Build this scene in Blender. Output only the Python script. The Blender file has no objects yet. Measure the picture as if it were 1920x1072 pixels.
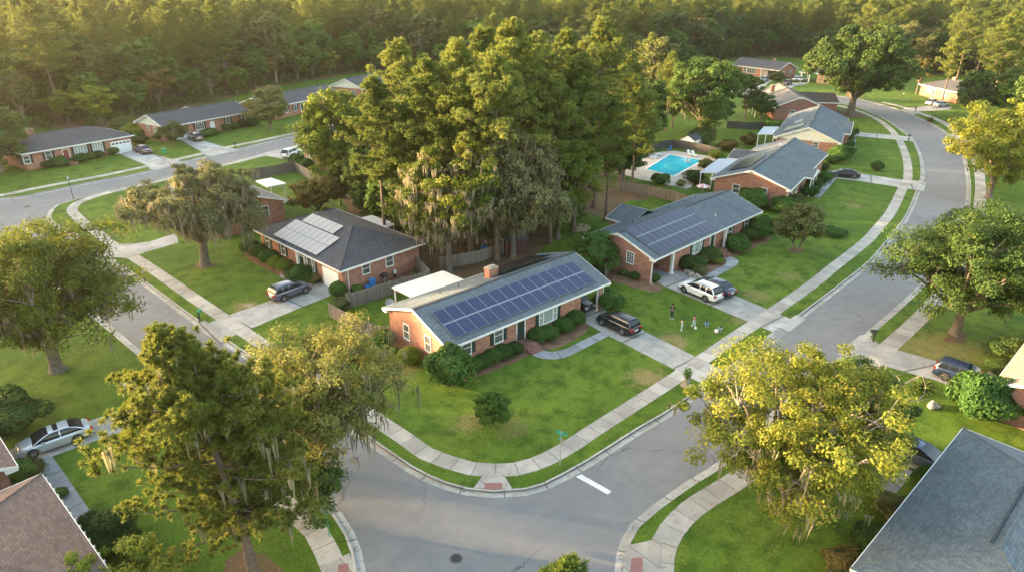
import bpy, bmesh, math, random
import numpy as np
from mathutils import Vector, Matrix
R = math.radians
rnd = random.Random(7)
sc = bpy.context.scene
COL = sc.collection

# ---------------------------------------------------------------- camera
CAM = Vector((-29.958, -41.083, 32.321)); PITCH, ROLL, YAW, FPX = R(24.585), R(.377), R(42.252), 1270.05
fw = Vector((math.sin(YAW)*math.cos(PITCH), math.cos(YAW)*math.cos(PITCH), -math.sin(PITCH)))
rt = fw.cross(Vector((0, 0, 1))).normalized(); up = rt.cross(fw)
rt2 = rt*math.cos(ROLL)+up*math.sin(ROLL); up2 = -rt*math.sin(ROLL)+up*math.cos(ROLL)
cd = bpy.data.cameras.new('camera'); cam = bpy.data.objects.new('camera', cd); COL.objects.link(cam)
cam.matrix_world = Matrix(((rt2.x, up2.x, -fw.x, CAM.x), (rt2.y, up2.y, -fw.y, CAM.y), (rt2.z, up2.z, -fw.z, CAM.z), (0, 0, 0, 1)))
cd.sensor_width = 36; cd.lens = FPX/1920*36; cd.clip_end = 5000; cd.clip_start = .5
sc.camera = cam

# ---------------------------------------------------------------- world, sun, exposure
SUN_AZ, SUN_EL = R(-35), R(6.8)
w = bpy.data.worlds.new('World'); sc.world = w; w.use_nodes = True
nt = w.node_tree; sky = nt.nodes.new('ShaderNodeTexSky'); sky.sky_type = 'NISHITA'; sky.sun_disc = False
sky.sun_elevation = SUN_EL; sky.sun_rotation = SUN_AZ
sky.air_density = 1.0; sky.dust_density = 3.0; sky.ozone_density = .2
bg = nt.nodes['Background']; bg.inputs[1].default_value = .15; nt.links.new(sky.outputs[0], bg.inputs[0])
sl = bpy.data.lights.new('sun', 'SUN'); sl.energy = 3.7; sl.angle = R(.6); sl.color = (1, .70, .38)
so = bpy.data.objects.new('sun', sl); COL.objects.link(so)
sd = Vector((math.sin(SUN_AZ)*math.cos(SUN_EL), math.cos(SUN_AZ)*math.cos(SUN_EL), math.sin(SUN_EL)))
so.rotation_euler = sd.to_track_quat('Z', 'Y').to_euler(); so.location = (0, 0, 80)
vs = sc.view_settings; vs.view_transform = 'Standard'; vs.look = 'None'; vs.exposure = 3.2; vs.gamma = 1
sc.cycles.max_bounces = 6; sc.cycles.transparent_max_bounces = 6; sc.cycles.volume_bounces = 0
sc.cycles.use_denoising = True

def at(px, py, z=0.):
    """world point at height z seen at a pixel of the 1920 x 1072 photograph"""
    d = fw*FPX+rt2*(px-960)-up2*(py-536)
    return CAM+d*((z-CAM.z)/d.z)
def pix(p):
    d = Vector(p)-CAM; z = d.dot(fw)
    return 960+FPX*d.dot(rt2)/z, 536-FPX*d.dot(up2)/z

# ---------------------------------------------------------------- materials
def N(t, kind, **kw):
    n = t.nodes.new(kind)
    for k, v in kw.items():
        if k.startswith('i'):
            n.inputs[int(k[1:])].default_value = v
        else: setattr(n, k, v)
    return n
def newmat(name, col=(.5, .5, .5), rough=.7, metal=0., spec=.5):
    m = bpy.data.materials.new(name); m.use_nodes = True
    b = m.node_tree.nodes['Principled BSDF']
    b.inputs['Base Color'].default_value = (*col, 1); b.inputs['Roughness'].default_value = rough
    b.inputs['Metallic'].default_value = metal; b.inputs['Specular IOR Level'].default_value = spec
    return m, m.node_tree, b
def mixc(t, f, a, b, mode='MIX'):
    n = t.nodes.new('ShaderNodeMix'); n.data_type = 'RGBA'; n.blend_type = mode
    for s, v in ((0, f), (6, a), (7, b)):
        if hasattr(v, 'is_linked') or isinstance(v, bpy.types.NodeSocket): t.links.new(v, n.inputs[s])
        else: n.inputs[s].default_value = (*v, 1) if isinstance(v, tuple) else v
    return n.outputs[2]
def noise(t, vec, scale, detail=4, rough=.6, dist=0.):
    n = N(t, 'ShaderNodeTexNoise'); n.inputs['Scale'].default_value = scale; n.inputs['Detail'].default_value = detail
    n.inputs['Roughness'].default_value = rough; n.inputs['Distortion'].default_value = dist
    if vec is not None: t.links.new(vec, n.inputs['Vector'])
    return n.outputs['Fac']
def ramp(t, f, a, b, lo=0., hi=1.):
    n = N(t, 'ShaderNodeMapRange'); n.interpolation_type = 'SMOOTHSTEP'
    t.links.new(f, n.inputs[0]); n.inputs[1].default_value = a; n.inputs[2].default_value = b
    n.inputs[3].default_value = lo; n.inputs[4].default_value = hi
    return n.outputs[0]
def objco(t): return N(t, 'ShaderNodeTexCoord').outputs['Object']
def uvco(t): return N(t, 'ShaderNodeTexCoord').outputs['UV']
def math2(t, op, a, b=None):
    n = N(t, 'ShaderNodeMath', operation=op)
    for i, v in enumerate((a, b)):
        if v is None: continue
        if isinstance(v, (int, float)): n.inputs[i].default_value = v
        else: t.links.new(v, n.inputs[i])
    return n.outputs[0]
def bump(t, b, h, dist=.05, strength=.6):
    n = N(t, 'ShaderNodeBump'); n.inputs['Distance'].default_value = dist; n.inputs['Strength'].default_value = strength
    t.links.new(h, n.inputs['Height']); t.links.new(n.outputs[0], b.inputs['Normal'])

def noisy(name, c1, c2, scale, rough=.8, fine=0, metal=0., spec=.5, bumpd=0):
    m, t, b = newmat(name, c1, rough, metal, spec); co = objco(t)
    c = mixc(t, ramp(t, noise(t, co, scale), .3, .7), c1, c2)
    if fine: c = mixc(t, .5, c, mixc(t, noise(t, co, fine, 2), (.35,)*3, (.65,)*3), 'OVERLAY')
    t.links.new(c, b.inputs['Base Color'])
    if bumpd: bump(t, b, noise(t, co, fine or scale*6, 3), bumpd)
    return m
M = {}
BARE = [(1215,708,1.9,.8), (1262,636,1.5,.7), (1275,645,1.0,.7), (732,690,2.6,.6), (1395,574,.9,.6), (878,793,1.4,.6), (1420,554,1.8,.5), (460,575,1.6,.8), (1150,345,4,.5), (1480,518,1.5,.5), (1775,650,3.5,.5), (1720,660,3,.45), (960,800,1.5,.4), (1600,385,2.0,.4), (1385,600,1.0,.5), (700,640,2.5,.5)]
def grass_mat(name, g1, g2, dry, dry_amt):
    m, t, b = newmat(name, g1, .9, 0, .15); co = objco(t)
    c = mixc(t, ramp(t, noise(t, co, .07, 3, .55), .35, .65), g1, g2)
    c = mixc(t, ramp(t, noise(t, co, .55, 4, .65), .40, .68), c, tuple(x*.72 for x in g1))
    d = ramp(t, noise(t, co, .16, 5, .68, .6), .66-dry_amt, .80-dry_amt)
    d2 = math2(t, 'MULTIPLY', d, ramp(t, noise(t, co, 2.2, 4, .7), .35, .65))
    c = mixc(t, d2, c, dry)
    for (px, py, r, am) in BARE:
        q = at(px, py); sb = N(t, 'ShaderNodeVectorMath', operation='DISTANCE'); t.links.new(co, sb.inputs[0]); sb.inputs[1].default_value = (q.x, q.y, 0)
        e = math2(t, 'ADD', math2(t, 'DIVIDE', sb.outputs['Value'], r), math2(t, 'MULTIPLY', math2(t, 'SUBTRACT', noise(t, co, 1.3, 5, .75), .5), 3.4))
        c = mixc(t, ramp(t, e, .35, 1.25, am, 0), c, dry)
    f = noise(t, co, 5.0, 5, .75)
    c = mixc(t, .8, c, mixc(t, ramp(t, f, .25, .75), (.28,)*3, (.72,)*3), 'OVERLAY')
    # mowing streaks
    sp = N(t, 'ShaderNodeMapping'); sp.inputs['Scale'].default_value = (.5, 6, 1); sp.inputs['Rotation'].default_value = (0, 0, .5); t.links.new(co, sp.inputs[0])
    c = mixc(t, .35, c, mixc(t, noise(t, sp.outputs[0], .5, 3), (.3,)*3, (.7,)*3), 'OVERLAY')
    t.links.new(c, b.inputs['Base Color']); bump(t, b, f, .10, .7)
    return m
M['lawn'] = grass_mat('lawn_grass', (.066, .122, .012), (.112, .165, .019), (.24, .18, .08), .04)
BARE = []
M['verge'] = grass_mat('verge_grass', (.074, .122, .014), (.115, .15, .022), (.24, .18, .08), .12)
M['litter'] = noisy('pine_straw', (.15, .075, .035), (.07, .06, .025), .35, .95, 4, bumpd=.08)
M['mulch'] = noisy('mulch', (.12, .065, .035), (.20, .12, .07), .8, .95, 6, bumpd=.05)
M['sandpatch'] = noisy('sand_patch', (.33, .25, .17), (.20, .18, .09), 1.2, .95, 6)
def asphalt():
    m, t, b = newmat('asphalt', (.2, .2, .2), .88, 0, .3); co = objco(t)
    c = mixc(t, ramp(t, noise(t, co, .10, 4, .6, .4), .35, .65), (.172, .172, .176), (.218, .214, .21))
    c = mixc(t, ramp(t, noise(t, co, .8, 5, .7), .3, .75), c, (.165, .165, .168))
    c = mixc(t, .55, c, mixc(t, noise(t, co, 14, 3, .8), (.34,)*3, (.66,)*3), 'OVERLAY')
    # worn tyre streaks and cracks
    wv = N(t, 'ShaderNodeMapping'); wv.inputs['Scale'].default_value = (.12, 2.2, 1); t.links.new(co, wv.inputs[0])
    c = mixc(t, .3, c, mixc(t, noise(t, wv.outputs[0], .5, 4), (.36,)*3, (.62,)*3), 'OVERLAY')
    nv = N(t, 'ShaderNodeTexNoise'); nv.inputs['Scale'].default_value = .35; nv.inputs['Detail'].default_value = 5; t.links.new(co, nv.inputs[0])
    av = N(t, 'ShaderNodeVectorMath', operation='MULTIPLY_ADD'); t.links.new(nv.outputs['Color'], av.inputs[0]); av.inputs[1].default_value = (3.2, 3.2, 0); t.links.new(co, av.inputs[2])
    vo = N(t, 'ShaderNodeTexVoronoi', feature='DISTANCE_TO_EDGE'); vo.inputs['Scale'].default_value = .085; t.links.new(av.outputs[0], vo.inputs['Vector'])
    k = ramp(t, vo.outputs['Distance'], .0008, .0052, 1, 0)
    k = math2(t, 'MULTIPLY', k, ramp(t, noise(t, co, .13, 3), .42, .6))
    c = mixc(t, math2(t, 'MULTIPLY', k, .65), c, (.045, .045, .05))
    vo2 = N(t, 'ShaderNodeTexVoronoi', feature='DISTANCE_TO_EDGE'); vo2.inputs['Scale'].default_value = .31; t.links.new(av.outputs[0], vo2.inputs['Vector'])
    k2 = math2(t, 'MULTIPLY', ramp(t, vo2.outputs['Distance'], .001, .010, 1, 0), ramp(t, noise(t, co, .09, 3), .5, .62)); c = mixc(t, math2(t, 'MULTIPLY', k2, .5), c, (.09, .09, .095))
    pt = N(t, 'ShaderNodeTexVoronoi'); pt.inputs['Scale'].default_value = .11; t.links.new(co, pt.inputs['Vector'])
    c = mixc(t, .22, c, mixc(t, pt.outputs['Color'], (.42,)*3, (.56,)*3), 'OVERLAY')
    sp = ramp(t, noise(t, co, 1.9, 5, .8), .66, .74); c = mixc(t, math2(t, 'MULTIPLY', sp, .45), c, (.10, .10, .10))
    t.links.new(c, b.inputs['Base Color']); bump(t, b, noise(t, co, 20, 2), .01)
    return m
M['asphalt'] = asphalt()
def concrete(name, c1, c2, joint=1.5, stain=.5):
    m, t, b = newmat(name, c1, .85, 0, .3); co = objco(t); uv = uvco(t)
    c = mixc(t, ramp(t, noise(t, co, .45, 5, .65, .5), .35, .65), c1, c2)
    c = mixc(t, math2(t, 'MULTIPLY', ramp(t, noise(t, co, 1.3, 5, .7, 1.), .5, .72), stain), c, tuple(x*.45 for x in c1))
    c = mixc(t, .4, c, mixc(t, noise(t, co, 9, 3, .8), (.36,)*3, (.64,)*3), 'OVERLAY')
    if joint:
        s = N(t, 'ShaderNodeSeparateXYZ'); t.links.new(uv, s.inputs[0])
        u = math2(t, 'DIVIDE', s.outputs[0], joint)
        cell = math2(t, 'FLOOR', u)
        wn = N(t, 'ShaderNodeTexWhiteNoise', noise_dimensions='1D'); t.links.new(cell, wn.inputs['W'])
        c = mixc(t, .55, c, mixc(t, wn.outputs[0], (.36,)*3, (.62,)*3), 'OVERLAY')
        fr = math2(t, 'FRACT', u); k = ramp(t, math2(t, 'ABSOLUTE', math2(t, 'SUBTRACT', fr, .5)), .474, .49)
        c = mixc(t, math2(t, 'MULTIPLY', k, .75), c, (.07, .07, .065))
    t.links.new(c, b.inputs['Base Color']); return m
M['walk'] = concrete('sidewalk_concrete', (.41, .38, .335), (.30, .28, .25), 1.55, .45)
M['drive'] = concrete('driveway_concrete', (.40, .385, .355), (.28, .275, .26), 6.2, .55)
M['path'] = concrete('path_concrete', (.30, .31, .315), (.20, .21, .22), 2.4, .6)
M['curb'] = concrete('curb_concrete', (.42, .40, .36), (.31, .30, .27), 3.0, .5)
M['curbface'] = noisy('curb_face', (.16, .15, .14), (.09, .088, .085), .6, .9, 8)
M['pooldeck'] = concrete('pool_deck', (.50, .44, .38), (.40, .36, .31), 0, .2)
def brick(name, c1, c2, mort, sx=.21, sy=.075):
    m, t, b = newmat(name, c1, .9, 0, .2); uv = uvco(t); co = objco(t)
    n = N(t, 'ShaderNodeTexBrick'); t.links.new(uv, n.inputs['Vector'])
    n.inputs['Color1'].default_value = (*c1, 1); n.inputs['Color2'].default_value = (*c2, 1); n.inputs['Mortar'].default_value = (*mort, 1)
    n.inputs['Scale'].default_value = 1; n.inputs['Brick Width'].default_value = sx; n.inputs['Row Height'].default_value = sy
    n.inputs['Mortar Size'].default_value = .009; n.inputs['Bias'].default_value = -.1
    c = mixc(t, .55, n.outputs[0], mixc(t, ramp(t, noise(t, uv, 1.1, 5, .7), .25, .75), (.34,)*3, (.66,)*3), 'OVERLAY')
    big = N(t, 'ShaderNodeTexBrick'); t.links.new(uv, big.inputs['Vector']); big.inputs['Scale'].default_value = 1
    big.inputs['Brick Width'].default_value = .42; big.inputs['Row Height'].default_value = .15; big.inputs['Mortar Size'].default_value = 0
    big.inputs['Color1'].default_value = (.62, .62, .62, 1); big.inputs['Color2'].default_value = (.36, .36, .36, 1)
    c = mixc(t, .6, c, big.outputs[0], 'OVERLAY')
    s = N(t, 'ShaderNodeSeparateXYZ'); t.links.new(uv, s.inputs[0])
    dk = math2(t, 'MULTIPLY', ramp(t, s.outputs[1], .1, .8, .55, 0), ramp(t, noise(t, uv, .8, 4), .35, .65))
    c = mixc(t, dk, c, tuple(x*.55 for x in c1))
    t.links.new(c, b.inputs['Base Color']); return m
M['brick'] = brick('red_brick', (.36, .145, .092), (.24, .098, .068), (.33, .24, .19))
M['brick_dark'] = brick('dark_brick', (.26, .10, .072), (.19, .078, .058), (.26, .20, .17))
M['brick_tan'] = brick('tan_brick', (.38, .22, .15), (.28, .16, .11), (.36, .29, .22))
def shingle(name, c1, c2, warm=None):
    m, t, b = newmat(name, c1, .92, 0, .25); uv = uvco(t)
    n = N(t, 'ShaderNodeTexBrick'); t.links.new(uv, n.inputs['Vector'])
    n.inputs['Color1'].default_value = (*c1, 1); n.inputs['Color2'].default_value = (*c2, 1); n.inputs['Mortar'].default_value = (*[x*.55 for x in c1], 1)
    n.inputs['Scale'].default_value = 1; n.inputs['Brick Width'].default_value = .34; n.inputs['Row Height'].default_value = .16; n.inputs['Mortar Size'].default_value = .012
    c = mixc(t, .6, n.outputs[0], mixc(t, noise(t, uv, 7, 3, .8), (.3,)*3, (.7,)*3), 'OVERLAY')
    c = mixc(t, .5, c, mixc(t, ramp(t, noise(t, uv, .35, 5, .65), .3, .7), (.38,)*3, (.62,)*3), 'OVERLAY')
    st = N(t, 'ShaderNodeMapping'); st.inputs['Scale'].default_value = (1.6, .15, 1); t.links.new(uv, st.inputs[0])
    c = mixc(t, .35, c, mixc(t, noise(t, st.outputs[0], 1, 3), (.36,)*3, (.6,)*3), 'OVERLAY')
    t.links.new(c, b.inputs['Base Color']); bump(t, b, n.outputs['Fac'], .02, .5); return m
M['roof_slate'] = shingle('slate_grey_shingle', (.130, .158, .175), (.088, .108, .125))
M['roof_dark'] = shingle('charcoal_shingle', (.085, .088, .10), (.055, .057, .066))
M['roof_grey'] = shingle('grey_shingle', (.19, .185, .18), (.135, .13, .125))
M['roof_brown'] = shingle('brown_shingle', (.20, .145, .125), (.14, .10, .088))
M['roof_tan'] = shingle('tan_shingle', (.34, .25, .20), (.26, .19, .15))
M['white'] = noisy('white_paint', (.74, .73, .70), (.62, .61, .58), .9, .55, 0)
M['cream'] = noisy('cream_siding', (.62, .62, .54), (.56, .56, .49), 2.0, .6)
M['door_w'] = noisy('white_door', (.70, .72, .72), (.62, .64, .64), 1.5, .5)
M['shutter'] = newmat('dark_green_shutter', (.012, .03, .026), .6)[0]
M['shutter_k'] = newmat('black_shutter', (.02, .02, .022), .6)[0]
M['reddoor'] = newmat('red_door', (.20, .03, .03), .5)[0]
M['darkdoor'] = newmat('dark_green_door', (.02, .035, .03), .4)[0]
M['glass'] = noisy('window_glass', (.055, .065, .07), (.12, .13, .125), .7, .07, spec=.8)
M['curtain'] = noisy('curtained_glass', (.30, .34, .32), (.22, .26, .25), .6, .15, spec=.8)
M['dark'] = newmat('dark_interior', (.025, .022, .02), .9)[0]
M['ridge'] = newmat('ridge_cap', (.035, .042, .05), .9)[0]
M['metal'] = noisy('galvanised_metal', (.42, .43, .44), (.30, .31, .33), .8, .45, metal=.5)
def corr(name, c, p=.3):
    m, t, b = newmat(name, c, .5); uv = uvco(t); wv = N(t, 'ShaderNodeTexWave'); t.links.new(uv, wv.inputs['Vector'])
    wv.inputs['Scale'].default_value = p; wv.bands_direction = 'X'
    cc = mixc(t, ramp(t, wv.outputs['Fac'], .0, .5), tuple(x*.86 for x in c), c)
    cc = mixc(t, .4, cc, mixc(t, noise(t, uv, .9, 5), (.38,)*3, (.6,)*3), 'OVERLAY')
    t.links.new(cc, b.inputs['Base Color']); bump(t, b, wv.outputs['Fac'], .06); return m
M['corr_white'] = corr('white_ribbed_metal', (.66, .64, .60), 1.1)
M['corr_grey'] = corr('grey_ribbed_metal', (.40, .44, .48), .8)
def fencewood(name, c1, c2):
    m, t, b = newmat(name, c1, .9, 0, .2); uv = uvco(t); co = objco(t)
    s = N(t, 'ShaderNodeSeparateXYZ'); t.links.new(uv, s.inputs[0]); u = math2(t, 'DIVIDE', s.outputs[0], .15)
    wn = N(t, 'ShaderNodeTexWhiteNoise', noise_dimensions='1D'); t.links.new(math2(t, 'FLOOR', u), wn.inputs['W'])
    c = mixc(t, wn.outputs[0], c1, c2)
    k = ramp(t, math2(t, 'ABSOLUTE', math2(t, 'SUBTRACT', math2(t, 'FRACT', u), .5)), .42, .49)
    c = mixc(t, k, c, (.02, .017, .014))
    c = mixc(t, .6, c, mixc(t, noise(t, uv, 2.2, 5, .7), (.3,)*3, (.68,)*3), 'OVERLAY')
    t.links.new(c, b.inputs['Base Color']); return m
M['fence'] = fencewood('weathered_wood', (.25, .215, .18), (.15, .13, .11))
M['fence_dark'] = fencewood('dark_weathered_wood', (.10, .095, .09), (.06, .058, .055))
M['bark_pine'] = noisy('pine_bark', (.17, .115, .085), (.09, .062, .048), 3, .95, 14, bumpd=.05)
M['bark'] = noisy('grey_bark', (.16, .13, .10), (.085, .07, .055), 2.5, .95, 12, bumpd=.05)
M['bark_pale'] = noisy('pale_bark', (.30, .25, .20), (.17, .14, .11), 2.5, .95, 12, bumpd=.05)
def leafmat(name, c1, c2, c3, trans=.35, rough=.65):
    m, t, b = newmat(name, c1, rough, 0, .12)
    a = N(t, 'ShaderNodeAttribute'); a.attribute_name = 'rnd'
    oi = N(t, 'ShaderNodeObjectInfo')
    c = mixc(t, ramp(t, a.outputs['Fac'], 0, .6), c1, c2); c = mixc(t, ramp(t, a.outputs['Fac'], .7, 1), c, c3)
    hs = N(t, 'ShaderNodeHueSaturation'); t.links.new(c, hs.inputs['Color'])
    t.links.new(math2(t, 'MULTIPLY_ADD', oi.outputs['Random'], .04), hs.inputs['Hue'])
    hs.inputs['Hue'].default_value = .5
    h = N(t, 'ShaderNodeMapRange'); t.links.new(oi.outputs['Random'], h.inputs[0]); h.inputs[3].default_value = .485; h.inputs[4].default_value = .515
    t.links.new(h.outputs[0], hs.inputs['Hue'])
    v = N(t, 'ShaderNodeMapRange'); t.links.new(oi.outputs['Random'], v.inputs[0]); v.inputs[3].default_value = 1.22; v.inputs[4].default_value = .72
    t.links.new(v.outputs[0], hs.inputs['Value'])
    t.links.new(hs.outputs[0], b.inputs['Base Color'])
    tr = N(t, 'ShaderNodeBsdfTranslucent'); t.links.new(mixc(t, .22, hs.outputs[0], (.26, .27, .03)), tr.inputs[0])
    mx = N(t, 'ShaderNodeMixShader'); mx.inputs[0].default_value = trans
    t.links.new(b.outputs[0], mx.inputs[1]); t.links.new(tr.outputs[0], mx.inputs[2])
    t.links.new(mx.outputs[0], t.nodes['Material Output'].inputs[0]); return m
M['lf_pine'] = leafmat('pine_needles', (.085, .135, .028), (.145, .20, .04), (.26, .23, .07))
M['lf_pine2'] = leafmat('stand_pine_needles', (.085, .13, .03), (.15, .19, .045), (.26, .23, .07))
M['lf_oak'] = leafmat('live_oak_leaves', (.085, .11, .03), (.15, .165, .042), (.27, .225, .065))
M['lf_green'] = leafmat('green_leaves', (.06, .12, .026), (.10, .18, .034), (.16, .21, .05))
M['lf_sunpine'] = leafmat('sunlit_pine_needles', (.10, .13, .026), (.18, .20, .04), (.34, .28, .08))
M['lf_deep'] = leafmat('deep_green_leaves', (.024, .054, .014), (.045, .085, .02), (.09, .12, .03), .22)
M['lf_tan'] = leafmat('tan_green_leaves', (.11, .125, .055), (.17, .175, .075), (.28, .24, .12))
M['lf_mid'] = leafmat('mid_green_leaves', (.042, .088, .02), (.075, .13, .028), (.14, .16, .036), .25)
M['lf_dark'] = leafmat('dark_green_leaves', (.040, .082, .024), (.07, .12, .032), (.11, .145, .04))
M['lf_lime'] = leafmat('yellow_green_leaves', (.11, .17, .026), (.18, .23, .035), (.27, .25, .045), .4)
M['lf_gold'] = leafmat('golden_green_leaves', (.075, .115, .02), (.15, .18, .028), (.33, .27, .042), .4)
M['lf_olive'] = leafmat('olive_leaves', (.095, .115, .04), (.14, .155, .055), (.20, .185, .075))
M['lf_bush'] = leafmat('shrub_leaves', (.04, .09, .022), (.07, .145, .03), (.11, .18, .04), .2)
M['lf_rust'] = leafmat('rust_tinged_leaves', (.10, .10, .03), (.17, .13, .04), (.22, .12, .05), .25)
M['moss'] = leafmat('spanish_moss', (.19, .18, .12), (.26, .235, .16), (.32, .27, .18), .3, .9)
M['rubber'] = newmat('tyre_rubber', (.018, .018, .018), .85)[0]
M['rim'] = newmat('alloy_rim', (.45, .45, .46), .3, .9)[0]
M['carglass'] = newmat('tinted_glass', (.012, .016, .022), .16, 0, .45)[0]
M['tail'] = newmat('tail_lamp_red', (.35, .01, .015), .2)[0]
M['head'] = newmat('headlamp_clear', (.6, .62, .65), .1, .2)[0]
M['plastic'] = newmat('black_plastic', (.02, .02, .02), .6)[0]
M['blueplastic'] = newmat('blue_plastic', (.02, .18, .50), .5)[0]
M['greenplastic'] = newmat('green_plastic', (.05, .25, .12), .5)[0]
M['teal'] = newmat('teal_plastic', (.03, .42, .38), .5)[0]
M['skin'] = newmat('skin', (.22, .12, .08), .6)[0]
M['hair'] = newmat('dark_hair', (.012, .01, .01), .8)[0]
M['whitecloth'] = newmat('white_cloth', (.65, .64, .60), .9)[0]
M['stone'] = noisy('field_stone', (.34, .30, .24), (.22, .19, .16), 2, .9, 8)
M['tactile'] = noisy('red_tactile_paving', (.27, .12, .105), (.21, .10, .09), 2, .8, 12)
M['paintwhite'] = noisy('road_paint', (.72, .72, .70), (.55, .55, .54), 1.5, .7, 9)
M['signgreen'] = newmat('sign_green', (.01, .28, .19), .4)[0]
M['signgrey'] = newmat('sign_back', (.42, .43, .44), .4, .3)[0]
M['signred'] = newmat('stop_sign_red', (.45, .02, .02), .4)[0]
def water():
    m, t, b = newmat('pool_water', (.02, .40, .56), .08, 0, .6); co = objco(t)
    t.links.new(mixc(t, ramp(t, noise(t, co, .35, 3), .3, .7), (.015, .36, .53), (.03, .47, .60)), b.inputs['Base Color'])
    bump(t, b, noise(t, co, 1.6, 3), .02, .35); return m
M['water'] = water()
def panelmat(name, cell, line):
    m, t, b = newmat(name, cell, .3, 0, .35); uv = uvco(t)
    n = N(t, 'ShaderNodeTexBrick', offset=0.0); t.links.new(uv, n.inputs['Vector']); n.inputs['Scale'].default_value = 1
    n.inputs['Brick Width'].default_value = .207; n.inputs['Row Height'].default_value = .207; n.inputs['Mortar Size'].default_value = .015
    n.inputs['Color1'].default_value = (*cell, 1); n.inputs['Color2'].default_value = (*[x*.85 for x in cell], 1); n.inputs['Mortar'].default_value = (*line, 1)
    t.links.new(n.outputs[0], b.inputs['Base Color']); return m
M['pv_blue'] = panelmat('blue_solar_cells', (.006, .014, .058), (.07, .10, .18))
M['pv_violet'] = panelmat('grey_blue_solar_cells', (.020, .025, .062), (.036, .042, .088))
M['pv_black'] = panelmat('black_solar_cells', (.012, .012, .015), (.03, .03, .035))
M['pv_skyglare'] = panelmat('sky_glare_solar_cells', (.30, .265, .25), (.40, .36, .34))  # reflection of the bright sky put into the cell colour as a pale tone
M['pv_frame'] = newmat('panel_frame', (.19, .215, .26), .5, .2)[0]
def paint(name, c, metal=.3, rough=.3):
    m, t, b = newmat(name, c, rough, metal, .6); b.inputs['Coat Weight'].default_value = .7; b.inputs['Coat Roughness'].default_value = .06
    co = objco(t); t.links.new(mixc(t, ramp(t, noise(t, co, 1.2, 4), .3, .8), c, tuple(x*.85+.01 for x in c)), b.inputs['Base Color']); return m
for k, c in dict(black=(.012, .014, .016), white=(.72, .73, .73), navy=(.012, .022, .05), grey=(.10, .095, .125), silver=(.50, .54, .56), maroon=(.09, .018, .03),
                 tan=(.22, .20, .18), slate=(.018, .035, .085), ice=(.40, .48, .58), bluegrey=(.09, .12, .18)).items():
    M['p_'+k] = paint(k+'_car_paint', c, .1 if k == 'white' else .35)

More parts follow.
